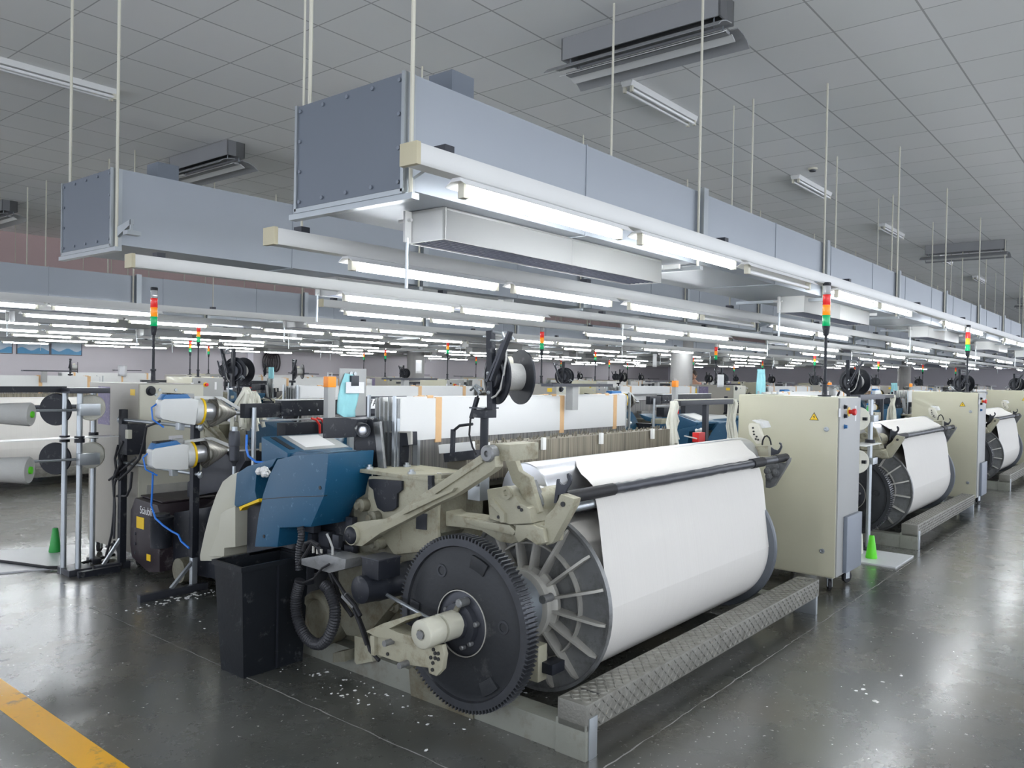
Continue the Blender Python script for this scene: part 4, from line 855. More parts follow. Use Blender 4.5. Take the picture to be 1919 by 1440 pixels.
# ---------------------------------------------------------------- signal tower helper and control cabinets
def tower(t, x, y, z0, z1):
    MB().lathe((x, y, z0), (0, 0, 1), [(0, 0.05), (0.01, 0.05), (0.012, 0.02), (0.10, 0.018), (0.105, 0.024), (0.12, 0.024), (0.122, 0.012), (z1-z0-0.42, 0.012), (z1-z0-0.415, 0.020), (z1-z0-0.34, 0.030)], 20).build('signal_pole', 'black', t)
    z = z1-0.34
    for nm, h, m in (('green_lens', 0.085, 'green'), ('amber_lens', 0.08, 'amber'), ('red_lens', 0.08, 'red'), ('clear_lens', 0.07, 'clear')):
        MB().lathe((x, y, z), (0, 0, 1), [(0, 0.031), (0.004, 0.029), (h-0.006, 0.029), (h-0.002, 0.031)], 20).build(nm, m, t); z += h
    MB().lathe((x, y, z), (0, 0, 1), [(0, 0.031), (0.02, 0.031), (0.025, 0.026)], 20).build('lamp_cap', 'black', t)
def caster(t, x, y, a):
    d = Vector((math.cos(a), math.sin(a), 0)); s = Vector((-d.y, d.x, 0))
    c = Vector((x, y, 0.046))+d*0.024
    w_ = MB().cyl(c-s*0.011, c+s*0.011, 0.045, n=20).build('caster_wheel', 'rubber', t)
    mb = MB()
    for k in (-1, 1): mb.obox(c+s*0.016*k+Vector((0, 0, 0.022))-d*0.006, d*0.022, s*0.0015, Vector((0, 0, 0.034)))
    mb.obox((x, y, 0.102), (0.028, 0, 0), (0, 0.022, 0), (0, 0, 0.004)); mb.cyl(c-s*0.018, c+s*0.018, 0.007, n=8)
    mb.build('caster_fork', 'zinc', t)
def hazard(t, x, y, z, s, face='-x'):
    def P(a, b, e): return (x-e, y-a, z+b) if face == '-x' else (x+a, y-e, z+b)
    mb = MB(); tri = [(-s, -0.58*s), (s, -0.58*s), (0, 1.15*s)]
    mb.add([P(a, b, 0.0) for a, b in tri]+[P(a, b, 0.0015) for a, b in tri], [(0, 1, 2), (3, 5, 4), (0, 3, 4, 1), (1, 4, 5, 2), (2, 5, 3, 0)]); o = mb.build('hazard_sign', 'dot', t)
    mb = MB(); q = 0.80; mb.add([P(a*q, b*q, 0.0016) for a, b in tri]+[P(a*q, b*q, 0.0026) for a, b in tri], [(0, 1, 2), (3, 5, 4), (0, 3, 4, 1), (1, 4, 5, 2), (2, 5, 3, 0)]); mb.build('yellow_field', 'yellow', o)
    bolt = [(0.12, 0.70), (-0.22, 0.05), (0.02, 0.08), (-0.10, -0.42), (0.24, 0.22), (0.02, 0.20)]
    mb = MB(); mb.add([P(a*s, b*s, 0.0027) for a, b in bolt], [list(range(6))]); mb.build('lightning_bolt', 'dot', o)
CX, CY, CZ = 6.2, 1.93, 0.108
cab = thing('control_cabinet', 'cream electrical cabinet on casters beside the nearest loom', 'cabinet', (6.46, 2.32, 0), None)
MB().box(CX+0.012, CX+0.53, CY+0.012, 2.72, CZ, 1.475).build('cabinet_body', 'cream', cab, bev=0.003)
MB().box(CX, CX+0.016, CY+0.004, 2.70, CZ+0.01, 1.465).build('side_panel', 'cream', cab, bev=0.004)
dr = MB().box(CX+0.018, CX+0.53, CY-0.006, CY+0.014, CZ+0.01, 1.468).build('door', 'cabgrey', cab, bev=0.004, label='pale grey front door with push buttons')
for p in [(6.198,2.015,1.231),(6.198,2.027,0.307)]: MB().lathe(p, (-1, 0, 0), [(-0.002, 0.019), (0.003, 0.019), (0.004, 0.012), (0.001, 0.009)], 16).build('panel_lock', 'zinc', cab)
p = (6.198,2.109,1.315); hazard(cab, 6.1995, p[1], p[2], 0.036)
def knob(pt, m, r=0.014, l=0.022): MB().lathe(pt, (0, -1, 0), [(-0.004, r*1.25), (0.004, r*1.25), (0.005, r), (l, r*0.9)], 16).build('push_button', m, dr)
zb_ = lambda pxs: pxs
for pt, m in zip([(6.321,1.924,1.401),(6.326,1.924,1.332),(6.332,1.924,1.251)], ('black', 'black', 'bluelight')): knob(pt, m)
p = Vector((6.428,1.924,1.362)); MB().lathe(p, (0, -1, 0), [(-0.002, 0.036), (0.004, 0.036)], 20).build('stop_plate', 'yellow', dr); MB().lathe(p, (0, -1, 0), [(0.004, 0.016), (0.03, 0.016), (0.032, 0.026), (0.05, 0.026), (0.055, 0.02)], 20).build('stop_button', 'redplastic', dr)
p = (6.207,1.923,1.360); MB().box(p[0]-0.022, p[0]+0.022, CY-0.0075, CY-0.006, p[2]-0.032, p[2]+0.032).build('rating_label', 'printpaper', dr)
p = (6.601,1.923,1.345); MB().box(p[0]-0.018, p[0]+0.016, CY-0.0075, CY-0.006, p[2]-0.06, p[2]+0.06).build('paper_strip', 'paper', dr)
MB().box(6.36, 6.735, CY-0.036, CY-0.006, 0.13, 0.56).build('lower_panel', 'panelgrey', cab, bev=0.004, label='blue-grey cover plate low on the door')
for (x, y, a) in ((CX+0.05, CY+0.05, 0.5), (CX+0.40, CY+0.05, -0.4), (CX+0.50, CY+0.5, 0.2), (CX+0.05, 2.66, 0.2)): caster(cab, x, y, a)
tower(cab, 6.40, 2.10, 1.475, 2.365)
snapshot(cab)

# cabinet of the second row, turned the other way, seen at the left behind the feeders
cab2 = thing('control_cabinet', 'grey cream cabinet with purple notice behind the two yarn feeders', 'cabinet', (3.33, 6.8, 0), None)
MB().box(3.055, 3.60, 6.362, 7.25, CZ, 1.475).build('cabinet_body', 'cabshade', cab2, bev=0.004)
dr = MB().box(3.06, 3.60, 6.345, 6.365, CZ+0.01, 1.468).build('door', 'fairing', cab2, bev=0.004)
knob_ = MB().lathe((3.145,6.345,1.419), (0, -1, 0), [(-0.002, 0.040), (0.006, 0.040), (0.008, 0.026), (0.03, 0.024)], 18).build('main_switch', 'black', dr)
for pt in [(3.190,6.345,1.388),(3.220,6.345,1.427),(3.356,6.345,1.427),(3.395,6.345,1.254)]: MB().lathe(pt, (0, -1, 0), [(-0.002, 0.014), (0.006, 0.012)], 12).build('push_button', 'zinc', dr)
MB().box(3.30, 3.42, 6.3435, 6.345, 0.92, 1.05).build('rating_label', 'printpaper', dr)
MB().box(3.04, 3.055, 6.87, 7.15, 0.0, 0.0).v
MB().box(3.0535, 3.055, 6.86, 7.08, 1.12, 1.44).build('notice', 'purple', cab2, label='purple and white printed notice')
MB().box(3.0535, 3.055, 7.10, 7.16, 1.20, 1.40).build('warning_sticker', 'yellow', cab2)
MB().box(3.0535, 3.055, 6.42, 6.50, 1.38, 1.43).build('warning_sticker', 'yellow', cab2)
MB().prism([(3.12, 0.30), (3.52, 0.30), (3.52, 0.66), (3.12, 0.66)], 'y', 6.335, 6.346).build('vent_grille', 'rib', cab2)
for (x, y, a) in ((3.10, 6.42, 0.5), (3.5, 6.42, -0.4), (3.5, 7.1, 0.2), (3.10, 7.15, 0.8)): caster(cab2, x, y, a)
tower(cab2, 3.44, 6.9, 1.475, 2.31)
snapshot(cab2)

# ---------------------------------------------------------------- yarn cones, loose cones
def cone_prof(h, r1, r2): return [(0, r1*0.35), (0, r1*0.93), (0.01, r1), (h*0.88, r2*1.12), (h, r2*0.8), (h, r2*0.35)]
def add_cone(loc, d, h, r1, r2, m, core, label, group=None):
    t = thing('yarn_cone', label, 'yarn cone', loc, group)
    MB().lathe(loc, d, cone_prof(h, r1, r2), 28).build('yarn_body', m, t)
    d = Vector(d).normalized(); MB().cyl(Vector(loc)-d*0.012, Vector(loc)+d*0.002, 0.022, n=16).build('paper_core', core, t)
    return t
def creel(label, mirror=False):
    """three posts, a top bar, two levels of pegs"""
    t = thing('yarn_creel', label, 'creel', (2.62, 6.6, 0), None)
    for nm, (x, y) in (('post', (2.60, 6.60)), ('post', (2.66, 6.48)), ('post', (2.90, 6.80))):
        MB().cyl((x, y, 0), (x, y, 1.42), 0.021, n=14).build('post', 'zinc', t)
    MB().box(2.56, 2.86, 6.42, 6.66, 1.40, 1.44).build('top_plate', 'charcoal', t, bev=0.003)
    MB().box(1.2, 2.60, 6.57, 6.62, 1.405, 1.45).build('top_bar', 'black', t)
    for z in (1.05,):
        MB().add([(1.2, 6.50, z), (1.2, 6.66, z), (2.95, 6.60, z+0.01), (2.95, 6.44, z+0.01), (1.2, 6.50, z-0.006), (1.2, 6.66, z-0.006), (2.95, 6.60, z+0.004), (2.95, 6.44, z+0.004)], [(0, 3, 2, 1), (4, 5, 6, 7), (0, 1, 5, 4), (1, 2, 6, 5), (2, 3, 7, 6), (3, 0, 4, 7)]).build('guide_strip', 'white', t, label='thin white guide strip across the posts')
        for (x, y) in ((2.60, 6.60), (2.66, 6.48), (2.90, 6.80)): MB().cyl((x, y, z-0.03), (x, y, z+0.02), 0.036, n=16).build('post_clamp', 'black', t)
    for z in (1.27, 0.89):
        MB().box(2.63, 2.78, 6.40, 6.46, z-0.04, z+0.05).build('peg_bracket', 'zinc', t, bev=0.003)
        MB().lathe((2.56, 6.66, z), (-0.75, -0.66, 0), [(0, 0.120), (0.006, 0.125), (0.016, 0.12)], 32).build('separator_disc', 'black', t)
        MB().cyl((2.3, 6.56, z), (2.66, 6.50, z), 0.010, n=8).build('peg', 'zinc', t)
    MB().box(2.58, 2.75, 6.44, 6.66, 0.0, 0.05).build('foot', 'charcoal', t, bev=0.004)
    MB().box(2.88, 2.95, 6.74, 6.86, 0.0, 0.04).build('foot', 'charcoal', t, bev=0.004)
    MB().box(2.62, 2.93, 6.36, 6.40, 0.0, 0.045).build('cross_foot', 'black', t)
    return t
CR = creel('three-post galvanised creel with cones at the far left, on the bright floor'); snapshot(CR)
C1 = add_cone((2.16, 6.03, 1.27), (-0.75, 0.66, 0.02), 0.27, 0.082, 0.060, 'greyyarn', 'greencone', 'upper grey yarn cone at the left edge, green core facing the creel posts', None); snapshot(C1)
dup(C1, (2.16, 6.05, 0.885), 'lower grey yarn cone at the left edge, below the white guide strip').scale = (1.15, 1.15, 1.15)
for z, lb in ((1.28, 'upper cream yarn cone behind the creel posts with black disc'), (0.90, 'lower cream yarn cone behind the creel posts with black disc')):
    add_cone((2.80, 6.62, z), (0.5, 0.86, 0.05), 0.20, 0.105, 0.075, 'yarn', 'offwhite', lb)
def green_cone(loc, m, label):
    t = thing('empty_cone', label, 'yarn cone core', loc); MB().lathe(loc, (0, 0, 1), [(0, 0.048), (0.01, 0.049), (0.20, 0.022), (0.205, 0.018)], 24).build('cone_shell', m, t); MB().lathe((loc[0], loc[1], 0.206+loc[2]), (0, 0, 1), [(0, 0.016), (0.001, 0.012)], 20).build('cone_opening', 'dot', t); return t
green_cone((7.63, 2.06, 0.012), 'greencone', 'bright lime green empty cone standing on the white board by the cabinet')
green_cone((2.84, 7.38, 0.012), 'greendark', 'green empty cone standing on the pale board behind the creel at the left')
tag(center(MB().box(7.40, 8.02, 1.80, 2.36, 0, 0.012).build('laid_board', 'board')), 'white board lying on the floor right of the nearest cabinet, under the green cone', 'board')
tag(center(MB().add([(1.2, 7.30, 0), (2.75, 6.75, 0), (3.1, 7.55, 0), (1.55, 8.15, 0), (1.2, 7.30, 0.012), (2.75, 6.75, 0.012), (3.1, 7.55, 0.012), (1.55, 8.15, 0.012)], [(0, 3, 2, 1), (4, 5, 6, 7), (0, 1, 5, 4), (1, 2, 6, 5), (2, 3, 7, 6), (3, 0, 4, 7)]).build('laid_board', 'board')), 'pale metal sheet lying on the floor by the creel at the left', 'board')
add_cone((7.76, 2.24, 0.012), (0, 0, 1), 0.20, 0.072, 0.055, 'yarn', 'offwhite', 'cream yarn cone standing on the white board behind the lime green cone')
# creel between the nearest cabinet and the second loom
def creel2(label):
    t = thing('yarn_creel', label, 'creel', (8.02, 2.2, 0), None)
    MB().cyl((8.02, 2.2, 0), (8.02, 2.2, 1.45), 0.022, n=14).build('post', 'zinc', t)
    MB().cyl((7.75, 2.62, 0), (7.75, 2.62, 1.45), 0.022, n=14).build('post', 'zinc', t)
    MB().box(7.55, 8.35, 2.16, 2.24, 1.43, 1.475).build('top_bar', 'charcoal', t, bev=0.004)
    for z in (1.25, 0.85):
        MB().box(7.95, 8.10, 2.15, 2.25, z-0.03, z+0.03).build('peg_bracket', 'zinc', t, bev=0.003)
        MB().box(7.82, 7.97, 2.18, 2.22, z-0.015, z+0.015).build('peg', 'black', t)
    MB().cyl((8.02, 2.2, 1.02), (8.02, 2.2, 1.05), 0.045, n=16).build('post_clamp', 'black', t)
    MB().box(7.6, 8.1, 2.12, 2.28, 1.01, 1.018).build('guide_strip', 'white', t)
    MB().box(7.92, 8.12, 2.14, 2.26, 0.0, 0.03).build('foot', 'charcoal', t)
    return t
CR2 = creel2('creel post with black pegs between the nearest cabinet and the second loom'); snapshot(CR2)
CC = add_cone((7.80, 2.24, 1.25), (0.75, 0.66, 0), 0.20, 0.11, 0.075, 'yarn', 'offwhite', 'upper cream yarn cone on the creel right of the nearest cabinet'); snapshot(CC)
dup(CC, (7.80, 2.24, 0.85), 'lower cream yarn cone on the creel right of the nearest cabinet')

# ---------------------------------------------------------------- weft feeders on their stand
fs = thing('feeder_stand', 'dark stand with two posts and cross rods carrying the yarn feeders', 'stand', (3.0, 5.9, 0), None)
MB().box(3.005, 3.055, 5.42, 5.47, 0.24, 1.27).build('post', 'black', fs, bev=0.003)
MB().box(3.01, 3.05, 5.425, 5.465, 0.04, 0.24).build('post_foot_tube', 'zinc', fs, bev=0.002)
MB().box(2.96, 3.01, 6.44, 6.49, 0.04, 1.27).build('post', 'black', fs, bev=0.003)
for z in (1.185, 0.845): MB().cyl((3.03, 5.38, z), (2.985, 6.52, z), 0.014, n=12).build('cross_rod', 'zinc', fs)
for z in (1.185, 0.845): 
    MB().ball((3.03, 5.37, z), 0.03, 10, (0.7, 0.7, 1)).build('rod_clamp', 'zinc', fs)
    MB().ball((2.985, 6.53, z), 0.03, 10, (0.7, 0.7, 1)).build('rod_clamp', 'zinc', fs)
MB().box(2.62, 3.12, 5.395, 5.44, 0.0, 0.05).build('foot', 'charcoal', fs, bev=0.003)
MB().box(2.78, 3.045, 6.44, 6.49, 0.0, 0.05).build('foot', 'charcoal', fs, bev=0.003)
MB().bar((2.85, 5.42, 0.05), (3.03, 5.44, 0.22), 0.022, 0.022).build('brace', 'zinc', fs); MB().bar((2.84, 6.46, 0.05), (2.98, 6.46, 0.25), 0.022, 0.022).build('brace', 'zinc', fs)
MB().box(2.93, 3.08, 6.28, 6.42, 0.92, 1.16).build('junction_box', 'black', fs, bev=0.005)
MB().box(2.92, 2.95, 6.24, 6.29, 1.05, 1.12).build('plug', 'fairing', fs, bev=0.003)
MB().tube([(2.800,5.602,0.862),(2.800,5.607,0.747),(2.800,5.619,0.619),(2.800,5.555,0.536),(2.800,5.447,0.501),(2.800,5.327,0.476),(2.800,5.233,0.464),(2.800,5.196,0.425),(2.800,5.090,0.394)], 0.007, 8).build('air_hose', 'bluehose', fs, label='bright blue air hose')
for s in ([(2.930,6.338,1.023),(2.930,6.426,0.924),(2.930,6.387,0.843),(2.930,6.485,0.728),(2.930,6.402,0.715),(2.930,6.217,0.816),(2.930,6.072,0.910),(2.930,6.008,1.037),(2.930,5.970,1.160),(2.930,5.767,1.210)], [(2.950,6.309,1.015),(2.950,6.440,0.837),(2.950,6.528,0.658),(2.950,6.531,0.444),(2.950,6.564,0.268),(2.950,6.654,0.081),(2.950,6.690,-0.011)], [(2.950,6.472,0.983),(2.950,6.524,0.872),(2.950,6.503,0.789),(2.950,6.557,0.698),(2.950,6.514,0.489),(2.950,6.526,0.230)], [(2.950,6.623,0.692),(2.950,6.393,0.798),(2.950,6.174,0.909)], [(2.970,6.275,0.786),(2.970,6.298,0.659),(2.970,6.359,0.589),(2.970,6.523,0.571)], [(2.970,6.701,0.136),(2.970,6.560,0.188),(2.970,6.493,0.125),(2.970,6.435,0.027),(2.970,6.553,-0.057),(2.970,6.696,-0.059),(2.970,6.651,0.079),(2.970,6.560,0.201)]):
    MB().tube(s, 0.010, 8).build('cable', 'hose', fs)
snapshot(fs)
def feeder(loc, ax, label):
    """motor body, blue slotted lid, yellow ring, brush bell of fine wires and outlet arm; axis along ax"""
    t = thing('weft_feeder', label, 'yarn feeder', loc, None)
    ax = Vector(ax).normalized(); up = Vector((0, 0, 1)); sd = ax.cross(up).normalized(); up = sd.cross(ax); c = Vector(loc)
    def prismoid(p, m, nm, par, w0, w1, bev=0.006):
        """p: (along, up) outline, width grows from w0 to w1 at the ring end"""
        n = len(p); mx = max(a for a, b in p); vs = []
        for s in (-1, 1):
            for a, b in p: vs.append(c+ax*a+up*b+sd*s*(w0+(w1-w0)*a/mx))
        return MB().add(vs, [list(range(n))[::-1], list(range(n, 2*n))]+[[i, (i+1) % n, (i+1) % n+n, i+n] for i in range(n)]).build(nm, m, par, bev=bev)
    b = prismoid([(0, -0.055), (0.02, -0.075), (0.17, -0.10), (0.235, -0.105), (0.245, 0.07), (0.20, 0.08), (0.02, 0.065), (0.0, 0.05)], 'feederwhite', 'feeder_body', t, 0.05, 0.082, 0.014)
    l = prismoid([(0.005, 0.058), (0.03, 0.095), (0.17, 0.105), (0.20, 0.072), (0.10, 0.056)], 'bluelight', 'slotted_lid', b, 0.045, 0.066)
    mb = MB()
    for k in range(9):
        a = 0.04+k*0.014; mb.obox(c+ax*a+up*0.100, ax*0.004, sd*0.035, up*0.006)
    mb.build('lid_slots', 'dot', l)
    MB().lathe(c+ax*0.24-up*0.01, ax, [(0, 0.085), (0.03, 0.092), (0.045, 0.088)], 32).build('collar', 'feederwhite', t)
    MB().lathe(c+ax*0.285-up*0.01, ax, [(0, 0.082), (0.0, 0.094), (0.014, 0.094), (0.014, 0.082)], 36, caps=False).build('yellow_ring', 'yellow', t)
    MB().lathe(c+ax*0.29-up*0.01, ax, [(0, 0.065), (0.09, 0.062), (0.10, 0.05)], 28).build('yarn_drum', 'steel', t)
    mb = MB().lathe(c+ax*0.40-up*0.01, ax, [(-0.02, 0.108), (-0.014, 0.108), (0.09, 0.055), (0.15, 0.020), (0.15, 0.014), (0.09, 0.050), (-0.014, 0.102)], 36, caps=False); mb.build('wire_bell', 'wires', t)
    mb = MB().bar(c+ax*0.24+up*0.085, c+ax*0.44+up*0.092, 0.02, 0.02).bar(c+ax*0.44+up*0.092, c+ax*0.62+up*0.0, 0.018, 0.022); mb.build('outlet_arm', 'feederwhite', t)
    MB().cyl(c+ax*0.54-up*0.01, c+ax*0.63-up*0.012, 0.016, n=12).build('outlet_eye', 'steel', t)
    MB().obox(c+ax*0.20+up*0.095, ax*0.03, sd*0.03, up*0.016).build('top_cap', 'cabgrey', t, bev=0.004)
    MB().obox(c+ax*0.16-up*0.115, ax*0.02, sd*0.03, up*0.03).build('clamp', 'zinc', t, bev=0.004)
    MB().tube([c+ax*0.02-sd*0.03+up*0.04, c-ax*0.03-sd*0.03+up*0.0, c-ax*0.02-sd*0.02-up*0.08, c+ax*0.05-up*0.13], 0.006, 8).build('feeder_cable', 'bluehose', t)
    return t
W1 = (2.677,5.300,1.333)
W2 = (2.672,5.400,0.989)
FA = feeder(W1, (0.97, -0.10, -0.06), 'upper white and blue yarn feeder with wire bell, on the dark stand'); FA.rotation_euler = (0, 0, 0)
FB = feeder(W2, (0.97, -0.10, 0.05), 'lower white and blue yarn feeder with wire bell and yellow ring'); snapshot(FA); snapshot(FB)
p = Vector((3.041,4.950,1.182)); MB_ = None
tag(MB().tube([(2.388,7.285,0.022),(2.469,7.069,0.022),(2.562,6.792,0.022),(2.666,6.708,0.022),(2.877,6.776,0.022),(3.111,6.868,0.022)], 0.012, 8).build('floor_cable', 'rubber'), 'black cable lying across the pale metal sheet at the left', 'cable')
t = thing('air_filter', 'grey cylindrical air regulator between the feeders and the blue cover', 'air filter', (p.x, p.y, 0.95))
MB().lathe((p.x, p.y, p.z), (0, 0, -1), [(0, 0.030), (0.02, 0.038), (0.10, 0.038), (0.102, 0.033), (0.20, 0.033), (0.22, 0.015), (0.25, 0.010)], 24).build('filter_bowl', 'charcoal', t)
MB().cyl((p.x, p.y, p.z-0.001), (p.x, p.y, p.z+0.03), 0.02, n=12).build('filter_top', 'zinc', t)
MB().cyl((p.x, p.y, 0.0), (p.x, p.y, p.z-0.24), 0.012, n=10).build('filter_stand', 'zinc', t)
MB().tube([(3.000,4.736,1.172),(3.000,4.740,1.083),(3.000,4.714,1.032),(3.000,4.626,1.000),(3.000,4.505,1.003)], 0.008, 8).build('air_hose', 'bluehose', t)

# ---------------------------------------------------------------- shedding machine beside the second row cabinet
t = thing('shedding_machine', 'dark brown shedding machine box on the floor, left of the feeder stand foot', 'machine', (3.25, 6.1, 0))
DB = [(6.28, 0.03), (6.36, 0.12), (6.36, 0.46), (6.28, 0.60), (5.98, 0.62), (5.90, 0.55), (5.88, 0.03)]
b0 = MB().prism([(6.33, 0.10), (6.36, 0.20), (6.36, 0.47), (6.29, 0.58), (5.93, 0.565), (5.90, 0.52), (5.88, 0.06), (6.05, 0.03)], 'x', 3.0, 3.52).build('machine_case', 'brown', t, bev=0.015)
MB().prism([(6.30, 0.585), (5.95, 0.57), (5.95, 0.58), (6.29, 0.596)], 'x', 3.05, 3.50).build('case_lid', 'brown', t, bev=0.003)
o = text('maker_lettering', 'Stäubli', 0.085, 'paper', (2.9985, 6.20, 0.47), FACE_NX, b0, 0.85)
MB().box(2.997, 3.0, 6.13, 6.25, 0.35, 0.44).build('warning_sticker', 'yellow', b0)
MB().box(2.997, 3.0, 6.02, 6.08, 0.12, 0.17).build('warning_sticker', 'yellow', b0)
for z in (0.30, 0.22, 0.15): MB().lathe((3.0, 6.27, z), (-1, 0, 0), [(0, 0.012), (0.006, 0.010)], 10).build('case_screw', 'charcoal', b0)
MB().lathe((2.93, 5.72, 0.28), (0, 0, 1), [(0, 0.04), (0.01, 0.075), (0.20, 0.078), (0.21, 0.085), (0.23, 0.085), (0.24, 0.06), (0.255, 0.055)], 24).build('oil_canister', 'black', t)
MB().prism([(5.88, 0.05), (5.20, 0.10), (5.10, 0.50), (5.30, 0.62), (5.88, 0.50)], 'x', 3.10, 3.50).build('gear_case', 'black', t, bev=0.02)
MB().prism([(5.90, 0.60), (5.32, 0.72), (5.10, 0.95), (5.12, 1.02), (5.40, 1.0), (5.90, 0.72)], 'x', 3.22, 3.52).build('belt_guard', 'charcoal', t, bev=0.015)
MB().cyl((3.0, 5.6, 0.12), (3.1, 5.6, 0.12), 0.09, n=24).build('pulley', 'castdirty', t)

# ---------------------------------------------------------------- black waste bin
t = thing('waste_bin', 'tall black plastic waste bin standing by the blue loom cover', 'bin', (2.52, 3.79, 0))
def ring_box(x0, x1, y0, y1, z, th): return [(x0, y0, z), (x1, y0, z), (x1, y1, z), (x0, y1, z)]
lv = [ring_box(2.335, 2.70, 3.685, 3.90, 0.0, 0), ring_box(2.305, 2.72, 3.665, 3.93, 0.575, 0), ring_box(2.32, 2.705, 3.68, 3.915, 0.575, 0), ring_box(2.35, 2.69, 3.70, 3.885, 0.02, 0)]
mb = MB(); vs = sum(lv, [])
fsx = [(3, 2, 1, 0)]+[[k*4+i, k*4+(i+1) % 4, k*4+4+(i+1) % 4, k*4+4+i] for k in range(3) for i in range(4)]+[(12, 13, 14, 15)]
mb.add(vs, fsx); mb.build('bin_body', 'bin', t)
mb = MB()
for (a, b, c, d) in ((2.295, 2.73, 3.655, 3.67), (2.295, 2.73, 3.925, 3.94), (2.295, 2.31, 3.67, 3.925), (2.715, 2.73, 3.67, 3.925)): mb.box(a, b, c, d, 0.562, 0.588)
mb.build('bin_rim', 'bin', t)
MB().box(2.515, 2.523, 3.658, 3.668, 0.02, 0.56).build('bin_seam', 'black', t)

# ---------------------------------------------------------------- notice board, lamp post, guide beam over the weaving side
t = thing('notice_board', 'pale grey notice board with clipped papers above the blue terminal', 'notice board', (3.78, 4.62, 0))
MB().box(3.655, 3.90, 4.60, 4.61, 1.28, 1.625).build('board', 'cabgrey', t, bev=0.002)
MB().box(3.76, 3.80, 4.61, 4.64, 0.0, 1.5).build('board_post', 'zinc', t)
p = (3.766,4.595,1.544)
mb = MB(); mb.box(p[0]-0.035, p[0]+0.035, 4.562, 4.60, p[2]-0.045, p[2]+0.03); ck = mb.build('bulldog_clip', 'charcoal', t, bev=0.003)
for dx in (-0.018, 0.018): MB().lathe((p[0]+dx, 4.59, p[2]+0.045), (0, -1, 0), [(0, 0.014), (0.004, 0.014)], 14).build('clip_loop', 'zinc', ck)
a, b = [(3.684,4.590,1.528),(3.853,4.590,1.447)]; MB().box(a[0], b[0], 4.566, 4.568, b[2], a[2]).build('clipped_form', 'printpaper', t)
# pale cyan cloth hanging from the clip, in soft folds
rows = []; L_ = [(3.690,4.580,1.590),(3.653,4.580,1.505),(3.635,4.580,1.429),(3.627,4.580,1.369),(3.624,4.580,1.304),(3.715,4.580,1.260)]; Rr = [(3.758,4.580,1.583),(3.818,4.580,1.506),(3.820,4.580,1.443),(3.806,4.580,1.373),(3.792,4.580,1.319),(3.799,4.580,1.242)]
for i in range(6):
    rows.append([(L_[i][0]+(Rr[i][0]-L_[i][0])*k/10, 4.586+0.008*math.sin(k*1.1+i*0.7)*(0.3+0.14*i), L_[i][2]+(Rr[i][2]-L_[i][2])*k/10) for k in range(11)])
tag(MB().sheet(rows).build('cleaning_cloth', 'cyancloth', solid=0.003, smooth=70), 'pale cyan cloth hanging from the clip on the notice board', 'cloth')
t = thing('sensor_post', 'pale grey square post with orange cap left of the notice board', 'post', (3.56, 4.60, 0), None)
MB().box(3.535, 3.60, 4.575, 4.625, 0.0, 1.49).build('post', 'cabgrey', t, bev=0.003)
MB().box(3.533, 3.602, 4.572, 4.628, 1.49, 1.565).build('orange_cap', 'orange', t, bev=0.004)
MB().tube([(3.55, 4.6, 1.565), (3.55, 4.6, 1.59), (3.585, 4.6, 1.59), (3.585, 4.6, 1.565)], 0.004, 6).build('cap_handle', 'zinc', t)
snapshot(t); SP = t
def gbeam(label, red):
    t = thing('guide_beam', label, 'guide beam', (3.9, 5.0, 0), None)
    MB().box(3.13, 3.42, 4.97, 5.03, 1.265, 1.365).build('beam_end', 'black', t, bev=0.004)
    MB().box(3.42, 4.80, 4.96, 5.04, 1.27, 1.385).build('beam', 'black', t, bev=0.003)
    MB().box(3.42, 4.80, 4.955, 5.045, 1.385, 1.391).build('beam_top', 'white', t)
    MB().cyl((3.19, 4.95, 0), (3.19, 4.95, 1.34), 0.016, n=12).build('steel_post', 'zinc', t)
    MB().box(3.30, 4.6, 4.98, 5.04, 1.235, 1.245).build('lower_rail', 'zinc', t)
    MB().box(3.45, 3.80, 4.95, 5.06, 1.10, 1.22).build('nozzle_block', 'black', t, bev=0.006)
    MB().box(3.3, 3.75, 4.90, 5.05, 1.02, 1.08).build('nozzle_base', 'cast', t, bev=0.006)
    MB().box(4.1, 4.7, 4.99, 5.06, 0.85, 1.27).build('dark_panel', 'charcoal', t)
    for i in range(2):
        if red: MB().tube([(3.66+0.05*i, 4.93, 1.25), (3.70+0.05*i, 4.93, 1.24), (3.735+0.05*i, 4.93, 1.20), (3.74+0.05*i, 4.93, 1.12), (3.73+0.05*i, 4.93, 1.06)], 0.009, 8).build('red_hose', 'redhose', t)
    for k in range(4): MB().lathe((3.5+0.08*k, 4.959, 1.31), (0, -1, 0), [(0, 0.007), (0.004, 0.006)], 8).build('beam_screw', 'zinc', t)
    return t
GB = gbeam('black guide beam on a steel post with two red hoses, behind the terminal', True); snapshot(GB)
